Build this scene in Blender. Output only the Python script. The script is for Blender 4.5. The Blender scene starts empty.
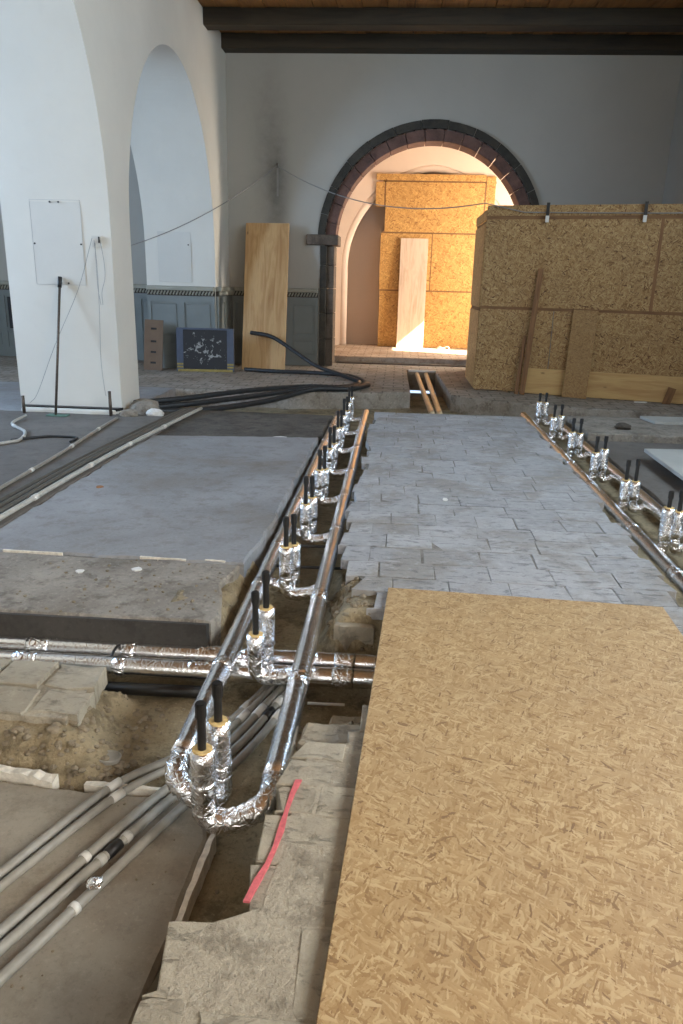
import bpy, bmesh, math, random
from mathutils import Vector, Matrix, noise

random.seed(7)
S = bpy.context.scene
COL = S.collection
R = math.radians

# ------------------------------------------------------------------ camera
FPX, W, HPX = 740.0, 683.0, 1024.0
cam_d = bpy.data.cameras.new('camera')
cam = bpy.data.objects.new('camera', cam_d)
COL.objects.link(cam)
cam_d.sensor_fit = 'VERTICAL'
cam_d.sensor_height = 36.0
cam_d.lens = 36.0 * FPX / HPX
cam_d.clip_start = 0.05
cam_d.clip_end = 200
# rows: camera x / y / z axes written in world coordinates (z points backwards)
CAMROT = Matrix(((0.99706502, 0.07274545, 0.02386288),
                 (-0.04435625, 0.29484437, 0.95451523),
                 (0.06240080, -0.95277222, 0.29720573))).transposed()
cam.matrix_world = Matrix.Translation((0, 0, 1.40)) @ CAMROT.to_4x4()
S.camera = cam

# ------------------------------------------------------------------ colour management
S.view_settings.view_transform = 'Standard'
S.view_settings.look = 'None'
S.view_settings.gamma = 1.0
S.view_settings.use_curve_mapping = False
S.view_settings.exposure = 0.48

# ------------------------------------------------------------------ sky, sun, daylight in the window openings
world = bpy.data.worlds.new('sky')
S.world = world
world.use_nodes = True
bg = world.node_tree.nodes['Background']
bg.inputs[0].default_value = (0.55, 0.72, 1.0, 1)
bg.inputs[1].default_value = 1.2

SUN_DIR = Vector((-0.70, 0.25, -0.62)).normalized()
sd = bpy.data.lights.new('sun', 'SUN')
sd.energy = 32.0
sd.angle = R(0.5)
sd.color = (1.0, 0.84, 0.62)
sun = bpy.data.objects.new('sun', sd)
COL.objects.link(sun)
sun.rotation_euler = SUN_DIR.to_track_quat('-Z', 'Y').to_euler()
sun.location = (12, 6, 12)


def window_light(name, loc, direction, w, h, power, color):
    d = bpy.data.lights.new(name, 'AREA')
    d.shape = 'RECTANGLE'
    d.size, d.size_y = w, h
    d.energy = power
    d.color = color
    o = bpy.data.objects.new(name, d)
    COL.objects.link(o)
    o.location = loc
    o.rotation_euler = Vector(direction).to_track_quat('-Z', 'Y').to_euler()
    return o


# window openings: (centre along wall, width, sill height, head height)
LEFT_WINDOWS = [(-1.5, 1.5, 1.5, 4.3), (3.0, 1.5, 1.5, 4.3), (6.2, 1.5, 1.5, 4.3), (10.4, 1.3, 1.6, 4.0)]
BACK_WINDOWS = [(-1.4, 1.6, 1.6, 4.2), (2.6, 1.6, 1.6, 4.2)]
RIGHT_WINDOWS = [(-3.4, 1.4, 2.0, 4.3), (0.6, 1.4, 2.0, 4.3), (4.4, 1.4, 2.0, 4.3), (8.0, 1.2, 2.6, 4.3)]
RIGHT_POWER = [210, 180, 150, 55]
SKY_BLUE = (0.46, 0.68, 1.0)
SKY_SIDE = (0.62, 0.81, 1.0)
SKY_WHITE = (1.0, 0.955, 0.88)
LEFT_X, RIGHT_X, BACK_Y, FAR_Y = -8.6, 4.25, -6.0, 13.4
LEFT_POWER = [10, 30, 380, 14]
for (c, w, z0, z1), p in zip(LEFT_WINDOWS, LEFT_POWER):
    window_light('window_daylight', (LEFT_X - 0.1, c, (z0 + z1) / 2), (1, 0, -0.12), w, z1 - z0, p, SKY_BLUE)
for c, w, z0, z1 in BACK_WINDOWS:
    window_light('window_daylight', (c, BACK_Y - 0.1, (z0 + z1) / 2), (0, 1, -0.12), w, z1 - z0, 55, SKY_WHITE)
for (c, w, z0, z1), p in zip(RIGHT_WINDOWS, RIGHT_POWER):
    window_light('window_daylight', (RIGHT_X + 0.1, c, (z0 + z1) / 2), (-1, 0, -0.12), w, z1 - z0, p, SKY_WHITE if c < 2 else SKY_SIDE)
# window of the chamber behind the arch (right-hand wall, hidden by the board partition)
CH_WIN = (14.25, 15.38, 0.9, 3.24)
CH_X = 3.4
window_light('window_daylight', (CH_X + 0.14, 14.8, 2.0), (-1, 0.25, -0.1), 1.1, 2.2, 230, (1.0, 0.86, 0.70))


# ------------------------------------------------------------------ node helpers
class NT:
    def __init__(self, name):
        self.m = bpy.data.materials.new(name)
        self.m.use_nodes = True
        self.t = self.m.node_tree
        self.b = self.t.nodes['Principled BSDF']

    def n(self, typ, **kw):
        nd = self.t.nodes.new(typ)
        for k, v in kw.items():
            setattr(nd, k, v)
        return nd

    def link(self, a, b):
        self.t.links.new(a, b)

    def val(self, sock, v):
        if hasattr(v, 'is_linked') or isinstance(v, bpy.types.NodeSocket):
            self.link(v, sock)
        else:
            sock.default_value = v

    def coord(self, kind='Object'):
        return self.n('ShaderNodeTexCoord').outputs[kind]

    def mapping(self, vec, scale=(1, 1, 1), rot=(0, 0, 0), loc=(0, 0, 0)):
        mp = self.n('ShaderNodeMapping')
        self.link(vec, mp.inputs['Vector'])
        mp.inputs['Scale'].default_value = scale
        mp.inputs['Rotation'].default_value = rot
        mp.inputs['Location'].default_value = loc
        return mp.outputs[0]

    def noise(self, vec, scale, detail=4, rough=0.55, dist=0.0):
        nd = self.n('ShaderNodeTexNoise')
        self.link(vec, nd.inputs['Vector'])
        nd.inputs['Scale'].default_value = scale
        nd.inputs['Detail'].default_value = detail
        nd.inputs['Roughness'].default_value = rough
        nd.inputs['Distortion'].default_value = dist
        return nd.outputs['Fac']

    def voro(self, vec, scale, feature='F1', dims='3D', rnd=1.0):
        nd = self.n('ShaderNodeTexVoronoi')
        nd.voronoi_dimensions = dims
        nd.feature = feature
        self.link(vec, nd.inputs['Vector'])
        nd.inputs['Scale'].default_value = scale
        nd.inputs['Randomness'].default_value = rnd
        return nd

    def math(self, op, a, b=0.0, c=None, clamp=False):
        nd = self.n('ShaderNodeMath', operation=op, use_clamp=clamp)
        self.val(nd.inputs[0], a)
        self.val(nd.inputs[1], b)
        if c is not None:
            self.val(nd.inputs[2], c)
        return nd.outputs[0]

    def ramp(self, fac, stops):
        nd = self.n('ShaderNodeValToRGB')
        el = nd.color_ramp.elements
        while len(el) < len(stops):
            el.new(0.5)
        for e, (p, c) in zip(el, stops):
            e.position = p
            e.color = (c[0], c[1], c[2], 1)
        self.link(fac, nd.inputs[0])
        return nd.outputs[0]

    def mix(self, fac, a, b, blend='MIX'):
        nd = self.n('ShaderNodeMix', data_type='RGBA', blend_type=blend)
        self.val(nd.inputs[0], fac)
        for s, v in ((nd.inputs[6], a), (nd.inputs[7], b)):
            if isinstance(v, tuple):
                s.default_value = (v[0], v[1], v[2], 1)
            else:
                self.link(v, s)
        return nd.outputs[2]

    def smooth(self, v, a, b):
        nd = self.n('ShaderNodeMapRange', interpolation_type='SMOOTHSTEP')
        self.link(v, nd.inputs[0])
        nd.inputs[1].default_value = a
        nd.inputs[2].default_value = b
        return nd.outputs[0]

    def bump(self, h, strength=0.3, dist=0.01):
        nd = self.n('ShaderNodeBump')
        nd.inputs['Strength'].default_value = strength
        nd.inputs['Distance'].default_value = dist
        self.link(h, nd.inputs['Height'])
        self.link(nd.outputs[0], self.b.inputs['Normal'])

    def color(self, c):
        if isinstance(c, tuple):
            self.b.inputs['Base Color'].default_value = (c[0], c[1], c[2], 1)
        else:
            self.link(c, self.b.inputs['Base Color'])

    def rough(self, r):
        self.val(self.b.inputs['Roughness'], r)


def lin(r, g, b):
    f = lambda v: ((v / 255.0 + 0.055) / 1.055) ** 2.4 if v > 10 else v / 255.0 / 12.92
    return (f(r), f(g), f(b))


def mat_plain(name, c, rough=0.6, metal=0.0, var=0.12, scale=12.0, bump=0.0):
    k = NT(name)
    v = k.coord()
    n = k.noise(v, scale, 4)
    lo = tuple(x * (1 - var) for x in c)
    hi = tuple(min(1, x * (1 + var)) for x in c)
    k.color(k.ramp(n, [(0.3, lo), (0.7, hi)]))
    k.rough(rough)
    k.b.inputs['Metallic'].default_value = metal
    if bump:
        k.bump(n, bump, 0.005)
    return k.m


def mat_plaster(name, c, stain=None, stain_at=None, dirt=0.10):
    k = NT(name)
    v = k.coord()
    a = k.noise(v, 0.8, 5, 0.6)
    b = k.noise(v, 7.0, 6, 0.65)
    col = k.ramp(a, [(0.3, tuple(x * (1 - dirt) for x in c)), (0.7, c)])
    col = k.mix(k.math('MULTIPLY', k.smooth(b, 0.55, 0.75), 0.25), col, tuple(x * 0.86 for x in c))
    if stain_at:
        s = k.n('ShaderNodeSeparateXYZ')
        k.link(v, s.inputs[0])
        for (ux, uz, sx, sz, amt) in stain_at:
            dx = k.math('DIVIDE', k.math('SUBTRACT', s.outputs[0], ux), sx)
            dz = k.math('DIVIDE', k.math('SUBTRACT', s.outputs[2], uz), sz)
            d2 = k.math('ADD', k.math('MULTIPLY', dx, dx), k.math('MULTIPLY', dz, dz))
            g = k.math('POWER', 2.718, k.math('MULTIPLY', d2, -1.0))
            g = k.math('MULTIPLY', g, k.math('MULTIPLY_ADD', b, 1.2, 0.3))
            col = k.mix(k.math('MULTIPLY', g, amt, clamp=True), col, stain)
    k.color(col)
    k.rough(0.9)
    k.bump(k.math('ADD', k.noise(v, 3.0, 3), k.math('MULTIPLY', b, 0.4)), 0.25, 0.02)
    return k.m


def mat_concrete(name, c1, c2, c3, rough=0.85, bump=0.4, grain=60.0, patch=1.3, brick=False):
    k = NT(name)
    v = k.coord()
    a = k.noise(v, patch, 6, 0.62, 0.3)
    b = k.noise(v, 9.0, 7, 0.7)
    g = k.noise(v, grain, 4, 0.7)
    col = k.ramp(a, [(0.28, c3), (0.47, c1), (0.72, c2)])
    col = k.mix(k.math('MULTIPLY', k.smooth(b, 0.48, 0.66), 0.3 + 0.5 * min(1.0, bump)), col, tuple(x * 0.72 for x in c3))
    col = k.mix(k.math('MULTIPLY', k.smooth(g, 0.54, 0.68), 0.25 + 0.35 * min(1.0, bump)), col, tuple(x * 0.5 for x in c1))
    col = k.mix(k.math('MULTIPLY', k.smooth(g, 0.44, 0.32), 0.15 + 0.35 * min(1.0, bump)), col, tuple(min(1, x * 1.3) for x in c2))
    h = k.math('ADD', k.math('MULTIPLY', b, 1.0), k.math('MULTIPLY', g, 0.45))
    if brick:                                  # courses show on the upper face only
        bt = k.n('ShaderNodeTexBrick')
        k.link(k.mapping(v, (1, 1, 1)), bt.inputs['Vector'])
        bt.inputs['Scale'].default_value = 1.0
        bt.inputs['Brick Width'].default_value = 0.30
        bt.inputs['Row Height'].default_value = 0.19
        bt.inputs['Mortar Size'].default_value = 0.012
        bt.inputs['Mortar Smooth'].default_value = 0.4
        nz = k.n('ShaderNodeSeparateXYZ')
        k.link(k.n('ShaderNodeNewGeometry').outputs['True Normal'], nz.inputs[0])
        bf = k.math('MULTIPLY', bt.outputs['Fac'], k.math('GREATER_THAN', nz.outputs[2], 0.6))
        col = k.mix(k.math('MULTIPLY', bf, 0.6), col, tuple(x * 0.35 for x in c3))
        h = k.math('SUBTRACT', h, k.math('MULTIPLY', bf, 1.0))
    k.color(col)
    k.rough(rough)
    k.bump(h, bump, 0.018)
    return k.m


def mat_paver(name, c, warm, crack=0.75):
    """worn, mortar-smeared paving stone: each stone differs a little"""
    k = NT(name)
    v = k.coord('Object')
    geo = k.n('ShaderNodeNewGeometry').outputs['Position']
    oi = k.n('ShaderNodeObjectInfo').outputs['Random']
    a = k.noise(geo, 2.2, 6, 0.65, 0.4)
    b = k.noise(geo, 14.0, 7, 0.7)
    g = k.noise(geo, 90.0, 4, 0.7)
    col = k.mix(oi, tuple(x * 0.86 for x in c), tuple(min(1, x * 1.10) for x in c))
    col = k.mix(k.math('MULTIPLY', k.smooth(a, 0.45, 0.62), 0.75), col, warm)
    col = k.mix(k.math('MULTIPLY', k.smooth(b, 0.52, 0.66), 0.55), col, tuple(x * 0.62 for x in c))
    col = k.mix(k.math('MULTIPLY', k.smooth(b, 0.46, 0.34), 0.45), col, tuple(min(1, x * 1.3) for x in c))
    col = k.mix(k.math('MULTIPLY', k.smooth(g, 0.6, 0.75), 0.3), col, tuple(x * 0.5 for x in c))
    cr = k.noise(k.mapping(geo, (3.0, 9.0, 3.0)), 3.0, 8, 0.75, 0.6)
    crk = k.math('MULTIPLY', k.smooth(cr, 0.54, 0.62), crack)
    col = k.mix(crk, col, tuple(x * 0.36 for x in c))
    b = k.math('SUBTRACT', b, k.math('MULTIPLY', crk, 0.8))
    k.color(col)
    k.rough(0.82)
    k.bump(k.math('ADD', b, k.math('MULTIPLY', g, 0.4)), 0.7, 0.014)
    return k.m


def mat_osb(name, axes='xy', tint=(1, 1, 1), contrast=1.0, scale=1.0):
    """pressed strand board: several layers of long cells, the topmost strand wins"""
    k = NT(name)
    v = k.coord()
    s = k.n('ShaderNodeSeparateXYZ')
    k.link(v, s.inputs[0])
    cmb = k.n('ShaderNodeCombineXYZ')
    for i, ax in enumerate(axes):
        k.link(s.outputs['xyz'.index(ax)], cmb.inputs[i])
    uv = cmb.outputs[0]
    # slight waviness
    nz = k.n('ShaderNodeTexNoise')
    k.link(uv, nz.inputs['Vector'])
    nz.inputs['Scale'].default_value = 9.0
    nz.inputs['Detail'].default_value = 3
    sub = k.n('ShaderNodeVectorMath', operation='SUBTRACT')
    k.link(nz.outputs['Color'], sub.inputs[0])
    sub.inputs[1].default_value = (0.5, 0.5, 0.5)
    sc = k.n('ShaderNodeVectorMath', operation='SCALE')
    k.link(sub.outputs[0], sc.inputs[0])
    sc.inputs['Scale'].default_value = 0.035
    ad = k.n('ShaderNodeVectorMath', operation='ADD')
    k.link(uv, ad.inputs[0])
    k.link(sc.outputs[0], ad.inputs[1])
    uvw = ad.outputs[0]
    val = pri = None
    angs = [(8, 11, 62), (52, 12, 75), (-38, 10, 56), (97, 14, 85), (-68, 16, 110), (27, 13, 95)]
    for i, (ang, sl, ss) in enumerate(angs):
        rv = k.mapping(uvw, (1, 1, 1), (0, 0, R(ang)), (3.1 * i, 1.7 * i, 0))
        rv = k.mapping(rv, (sl / scale, ss / scale, 1))
        vo = k.voro(rv, 1.0, 'F1', '2D')
        sp = k.n('ShaderNodeSeparateColor')
        k.link(vo.outputs['Color'], sp.inputs[0])
        r_, p_ = sp.outputs[0], sp.outputs[1]
        # the strand is narrower than its cell: far from the centre it loses priority
        p_ = k.math('SUBTRACT', p_, k.math('MULTIPLY', vo.outputs['Distance'], 0.9))
        if val is None:
            val, pri = r_, p_
        else:
            gt = k.math('GREATER_THAN', p_, pri)
            mx = k.n('ShaderNodeMix', data_type='FLOAT')
            k.link(gt, mx.inputs[0]); k.link(val, mx.inputs[2]); k.link(r_, mx.inputs[3])
            val = mx.outputs[0]
            pri = k.math('MAXIMUM', p_, pri)
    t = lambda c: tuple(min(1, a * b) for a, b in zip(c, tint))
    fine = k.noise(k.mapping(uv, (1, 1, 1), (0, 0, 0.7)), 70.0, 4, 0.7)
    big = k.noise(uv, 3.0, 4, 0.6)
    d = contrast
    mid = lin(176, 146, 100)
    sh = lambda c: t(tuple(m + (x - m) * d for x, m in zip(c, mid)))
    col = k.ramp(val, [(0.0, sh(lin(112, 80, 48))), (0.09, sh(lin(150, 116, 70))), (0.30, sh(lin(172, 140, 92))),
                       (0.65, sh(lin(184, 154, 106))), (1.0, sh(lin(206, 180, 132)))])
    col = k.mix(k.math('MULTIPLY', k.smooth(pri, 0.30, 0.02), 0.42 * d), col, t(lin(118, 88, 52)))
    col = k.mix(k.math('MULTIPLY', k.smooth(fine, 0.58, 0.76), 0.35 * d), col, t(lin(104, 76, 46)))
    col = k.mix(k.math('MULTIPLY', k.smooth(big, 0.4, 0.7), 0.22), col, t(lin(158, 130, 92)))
    k.color(col)
    k.rough(0.62)
    k.bump(k.math('ADD', pri, k.math('MULTIPLY', fine, 0.5)), 0.18, 0.006)
    return k.m


def mat_wood(name, c1, c2, axis='z', ring=18.0, rough=0.6, knots=True):
    k = NT(name)
    v = k.coord()
    sc = {'x': (0.10, 1, 1), 'y': (1, 0.10, 1), 'z': (1, 1, 0.10)}[axis]
    mv = k.mapping(v, sc)
    n = k.noise(mv, ring, 5, 0.6, 1.2)
    f = k.noise(k.mapping(v, tuple(0.04 if s < 1 else 1 for s in sc)), 110.0, 3, 0.6)
    col = k.ramp(n, [(0.3, c2), (0.55, c1), (0.8, tuple(x * 0.9 for x in c1))])
    col = k.mix(k.math('MULTIPLY', k.smooth(f, 0.52, 0.7), 0.3), col, tuple(x * 0.7 for x in c2))
    if knots:
        vo = k.voro(k.mapping(v, tuple(0.45 if s < 1 else 1 for s in sc)), 5.0)
        kn = k.smooth(vo.outputs['Distance'], 0.10, 0.03)
        col = k.mix(k.math('MULTIPLY', kn, 0.8), col, tuple(x * 0.35 for x in c2))
    k.color(col)
    k.rough(rough)
    k.bump(n, 0.12, 0.004)
    return k.m


def mat_foil(name, crinkle=0.35, scale=1.0, rough=0.2):
    k = NT(name)
    v = k.coord()
    a = k.noise(v, 28.0 * scale, 3, 0.6, 0.8)
    vo = k.voro(v, 34.0 * scale, 'DISTANCE_TO_EDGE')
    vs = k.voro(v, 90.0 * scale, 'F1')
    b = k.noise(v, 6.0, 3)
    h = k.math('ADD', k.math('MULTIPLY', a, 1.2), k.math('MULTIPLY', k.smooth(vo.outputs['Distance'], 0.0, 0.12), 0.35))
    h = k.math('ADD', h, k.math('MULTIPLY', vs.outputs['Distance'], 0.35))
    k.color(k.ramp(b, [(0.3, (0.84, 0.85, 0.87)), (0.7, (0.95, 0.95, 0.96))]))
    k.b.inputs['Metallic'].default_value = 1.0
    k.rough(k.math('MULTIPLY_ADD', a, 0.18, rough - 0.05))
    k.bump(h, crinkle, 0.006)
    return k.m


M = {}
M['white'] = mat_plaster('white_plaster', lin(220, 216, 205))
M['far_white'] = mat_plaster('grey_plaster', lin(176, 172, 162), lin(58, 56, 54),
                             [(-2.1, 2.85, 0.16, 0.75, 0.55), (-2.25, 3.5, 0.30, 1.3, 0.30), (-2.5, 1.0, 0.4, 0.8, 0.2)], 0.08)
M['chamber'] = mat_plaster('chamber_plaster', lin(226, 206, 188))
M['chamber_dark'] = mat_plaster('chamber_stone', lin(206, 186, 168))
M['screed'] = mat_concrete('grey_screed', lin(136, 136, 136), lin(160, 161, 163), lin(120, 109, 94), 0.55, 0.16, 45.0, 0.8)
M['screed_dark'] = mat_concrete('dusty_screed', lin(104, 99, 93), lin(122, 117, 110), lin(84, 79, 72), 0.75, 0.2, 45.0, 0.9)
M['screed_near'] = mat_concrete('brown_screed', lin(148, 139, 124), lin(162, 153, 137), lin(134, 122, 106), 0.75, 0.22, 70.0, 1.8)
M['rough'] = mat_concrete('rough_concrete', lin(142, 135, 124), lin(164, 156, 144), lin(116, 108, 96), 0.9, 0.9, 40.0, 2.6)
M['rough_dark'] = mat_concrete('dark_concrete', lin(84, 78, 70), lin(104, 97, 88), lin(62, 56, 48), 0.9, 0.8, 40.0, 2.6)
M['back_floor'] = mat_concrete('old_brick_floor', lin(150, 142, 130), lin(172, 165, 156), lin(112, 98, 82), 0.85, 0.7, 40.0, 1.1, True)
M['chamber_floor'] = mat_concrete('chamber_floor', lin(176, 158, 140), lin(200, 184, 166), lin(140, 116, 96), 0.85, 0.6, 40.0, 1.6, True)
M['dirt'] = mat_concrete('trench_dirt', lin(146, 131, 102), lin(164, 150, 122), lin(116, 102, 77), 0.95, 1.0, 55.0, 3.0)
M['rubble'] = mat_plain('mortar_crumbs', lin(134, 122, 102), 0.95, 0, 0.3, 30)
M['mortar'] = mat_concrete('mortar_bed', lin(128, 124, 116), lin(146, 142, 134), lin(100, 94, 86), 0.95, 0.9, 60.0, 3.0)
M['paver'] = mat_paver('grey_paver', lin(168, 168, 168), lin(144, 139, 131), 0.55)
M['paver_near'] = mat_paver('beige_paver', lin(172, 163, 144), lin(156, 146, 127), 0.45)
M['mortar_near'] = mat_concrete('beige_mortar', lin(172, 162, 143), lin(184, 175, 156), lin(148, 138, 120), 0.95, 0.9, 60.0, 3.0)
M['osb_floor'] = mat_osb('strand_board_floor', 'xy', (1.0, 1.01, 1.10), 0.75, 0.62)
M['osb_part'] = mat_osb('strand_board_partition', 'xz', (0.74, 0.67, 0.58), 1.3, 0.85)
M['osb_return'] = mat_osb('strand_board_return', 'yz', (0.98, 0.92, 0.82), 1.0)
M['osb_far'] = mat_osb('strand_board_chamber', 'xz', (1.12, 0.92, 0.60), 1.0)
M['osb_offcut'] = mat_osb('strand_board_offcut', 'xz', (0.68, 0.60, 0.50), 0.7, 0.6)
M['edge_wood'] = mat_plain('cut_board_edge', lin(120, 92, 58), 0.8, 0, 0.3, 60)
M['batten'] = mat_wood('brown_batten', lin(128, 92, 56), lin(96, 66, 38), 'x', 20, 0.7, False)
M['batten_v'] = mat_wood('brown_batten_upright', lin(134, 96, 60), lin(98, 66, 40), 'z', 20, 0.7, False)
M['ply'] = mat_wood('pine_ply', lin(196, 158, 108), lin(166, 122, 74), 'z', 10, 0.55)
M['ply_x'] = mat_wood('pine_board', lin(198, 164, 108), lin(174, 134, 82), 'x', 10, 0.55)
M['pale_board'] = mat_wood('pale_board', lin(212, 190, 168), lin(190, 162, 138), 'z', 14, 0.6, False)
M['brown_board'] = mat_plain('brown_hardboard', lin(112, 92, 74), 0.8, 0, 0.10, 6)
M['beam'] = mat_wood('dark_beam', lin(58, 48, 32), lin(40, 32, 20), 'x', 9, 0.7, False)
M['plank'] = mat_wood('ceiling_plank', lin(150, 106, 58), lin(112, 76, 40), 'y', 9, 0.7)
M['foil'] = mat_foil('foil_wrap', 0.17, 0.9, 0.19)
M['foil_riser'] = mat_foil('foil_sleeve', 0.42, 1.0, 0.22)
M['foil_crinkle'] = mat_foil('crumpled_foil', 0.85, 0.8, 0.18)
M['slot_pipe'] = mat_plain('cream_pipe_wrap', lin(206, 184, 150), 0.35, 0.35, 0.12, 12, 0.2)
M['foam'] = mat_plain('yellow_insulation', lin(212, 182, 122), 0.9, 0, 0.25, 80)
M['black'] = mat_plain('black_plastic', lin(28, 27, 26), 0.45, 0, 0.3, 30)
M['rubber'] = mat_plain('black_hose', lin(40, 42, 44), 0.5, 0, 0.25, 20)
M['conduit'] = mat_plain('grey_conduit', lin(146, 142, 132), 0.45, 0, 0.12, 25)
M['conduit_light'] = mat_plain('pale_conduit', lin(178, 176, 168), 0.5, 0, 0.12, 25)
M['conduit_dark'] = mat_plain('dark_conduit', lin(88, 86, 80), 0.5, 0, 0.15, 25)
M['plastic_white'] = mat_plain('white_plastic', lin(214, 212, 204), 0.4, 0, 0.05, 25)
M['styro'] = mat_plain('white_edge_strip', lin(222, 215, 200), 0.9, 0, 0.18, 40, 0.5)
M['stone_outer'] = mat_concrete('dark_green_stone', lin(58, 54, 46), lin(74, 68, 58), lin(40, 37, 30), 0.8, 0.4, 50.0, 3.0)
M['stone_inner'] = mat_concrete('red_sandstone', lin(104, 76, 66), lin(126, 94, 82), lin(80, 58, 50), 0.8, 0.4, 50.0, 3.0)
M['stone_jamb'] = mat_concrete('jamb_stone', lin(96, 84, 72), lin(120, 106, 92), lin(70, 60, 50), 0.8, 0.4, 50.0, 2.0)
M['lime'] = mat_plain('lime_joint', lin(170, 156, 140), 0.9, 0, 0.1, 30)
M['wainscot'] = mat_plain('grey_green_paint', lin(118, 123, 120), 0.6, 0, 0.08, 3)
M['wainscot_trim'] = mat_plain('cornice_paint', lin(150, 148, 134), 0.6, 0, 0.1, 6)
M['rope_dark'] = mat_plain('rope_gold_dark', lin(56, 50, 40), 0.6, 0, 0.2, 20)
M['blue_rail'] = mat_plain('blue_grey_paint', lin(72, 80, 96), 0.55, 0, 0.1, 10)
M['yellow_rail'] = mat_plain('yellow_paint', lin(146, 128, 66), 0.6, 0, 0.2, 20)
M['steel'] = mat_plain('rusty_steel', lin(96, 86, 76), 0.5, 0.6, 0.25, 40)
M['wire'] = mat_plain('grey_wire', lin(142, 140, 136), 0.5, 0, 0.1, 10)
M['wire_dark'] = mat_plain('dark_wire', lin(60, 58, 56), 0.5, 0, 0.1, 10)
M['edge_shade'] = mat_concrete('slab_edge_shade', lin(64, 61, 57), lin(78, 74, 69), lin(50, 47, 43), 0.8, 0.3, 40.0, 1.5)  # dark grey carries the shade of the slab's front face
M['pink'] = mat_plain('pink_marker_paint', lin(212, 108, 112), 0.8, 0, 0.2, 60)
M['panel_paint'] = mat_plaster('patch_plaster', lin(212, 209, 200))
M['pencil'] = mat_plain('outline_grey', lin(176, 176, 174), 0.9)
M['chip_white'] = mat_plain('white_chip', lin(220, 218, 212), 0.8, 0, 0.1, 30)
M['chip_brown'] = mat_plain('brown_chip', lin(150, 104, 66), 0.8, 0, 0.2, 30)
M['grey_board'] = mat_plain('pale_grey_board', lin(172, 172, 166), 0.7, 0, 0.06, 4)
M['stub_green'] = mat_plain('green_dust', lin(88, 118, 104), 0.9, 0, 0.2, 20)
M['shard'] = mat_plain('brown_shard', lin(88, 78, 56), 0.35, 0, 0.2, 20)


def chipped_board():
    k = NT('chipped_black_board')
    v = k.coord()
    s = k.n('ShaderNodeSeparateXYZ')
    k.link(v, s.inputs[0])
    r2 = k.math('ADD', k.math('MULTIPLY', k.math('POWER', k.math('MULTIPLY', s.outputs[0], 2.6), 2.0), 1.0),
                k.math('POWER', k.math('MULTIPLY', k.math('SUBTRACT', s.outputs[2], 0.36), 3.2), 2.0))
    n = k.noise(v, 11.0, 6, 0.68, 0.4)
    n = k.math('SUBTRACT', n, k.math('MULTIPLY', r2, 0.10))
    k.color(k.mix(k.smooth(n, 0.515, 0.56), lin(34, 34, 36), lin(150, 150, 146)))
    k.rough(0.6)
    return k.m


M['chipped'] = chipped_board()

# ------------------------------------------------------------------ object helpers
ORG = {}


def empty(name, loc, label, cat, group=None, rz=0.0):
    o = bpy.data.objects.new(name, None)
    COL.objects.link(o)
    o.location = loc
    o.rotation_euler = (0, 0, rz)
    ORG[o.name] = Vector(loc)
    return tag(o, label, cat, group)


def tag(o, label=None, cat=None, group=None, kind=None):
    if label: o['label'] = label
    if cat: o['category'] = cat
    if group: o['group'] = group
    if kind: o['kind'] = kind
    return o


def link_mesh(name, me, m, parent=None, loc=None):
    o = bpy.data.objects.new(name, me)
    COL.objects.link(o)
    if m and not me.materials:
        me.materials.append(m)
    if parent:
        o.parent = parent
    if loc is not None:
        o.location = loc
    return o


def build(name, bm, m, parent=None, local=False, smooth=False):
    """bm in world coordinates (or parent-local when local=True)"""
    bmesh.ops.recalc_face_normals(bm, faces=bm.faces)
    if smooth:
        for f in bm.faces:
            f.smooth = True
    me = bpy.data.meshes.new(name)
    if parent is None:
        vs = [v.co for v in bm.verts]
        if vs:
            lo = Vector((min(v.x for v in vs), min(v.y for v in vs), min(v.z for v in vs)))
            hi = Vector((max(v.x for v in vs), max(v.y for v in vs), max(v.z for v in vs)))
            org = Vector(((lo.x + hi.x) / 2, (lo.y + hi.y) / 2, lo.z))
        else:
            org = Vector()
        if local:
            org = Vector()
        bmesh.ops.translate(bm, verts=bm.verts, vec=-org)
        bm.to_mesh(me); bm.free()
        o = link_mesh(name, me, m, None, org)
        ORG[o.name] = org.copy()
    else:
        org = ORG[parent.name]
        if not local:
            bmesh.ops.translate(bm, verts=bm.verts, vec=-org)
        bm.to_mesh(me); bm.free()
        o = link_mesh(name, me, m, parent)
        ORG[o.name] = org.copy()
    return o


def structure(name, bm, m, label, cat, smooth=False):
    o = build(name, bm, m, None, local=True, smooth=smooth)
    ORG[o.name] = Vector()
    return tag(o, label, cat, None, 'structure')


def box(bm, x0, x1, y0, y1, z0, z1, bevel=0.0, jit=0.0):
    vs = []
    for z in (z0, z1):
        for x, y in ((x0, y0), (x1, y0), (x1, y1), (x0, y1)):
            vs.append(bm.verts.new((x + random.uniform(-jit, jit), y + random.uniform(-jit, jit), z + random.uniform(-jit, jit))))
    fs = [(3, 2, 1, 0), (4, 5, 6, 7), (0, 1, 5, 4), (1, 2, 6, 5), (2, 3, 7, 6), (3, 0, 4, 7)]
    faces = [bm.faces.new([vs[i] for i in f]) for f in fs]
    if bevel:
        edges = {e for f in faces for e in f.edges}
        bmesh.ops.bevel(bm, geom=list(edges), offset=bevel, segments=1, affect='EDGES', profile=0.5)
    return vs


def new():
    return bmesh.new()


def bbox(*a, **k):
    bm = new()
    box(bm, *a, **k)
    return bm


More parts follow.
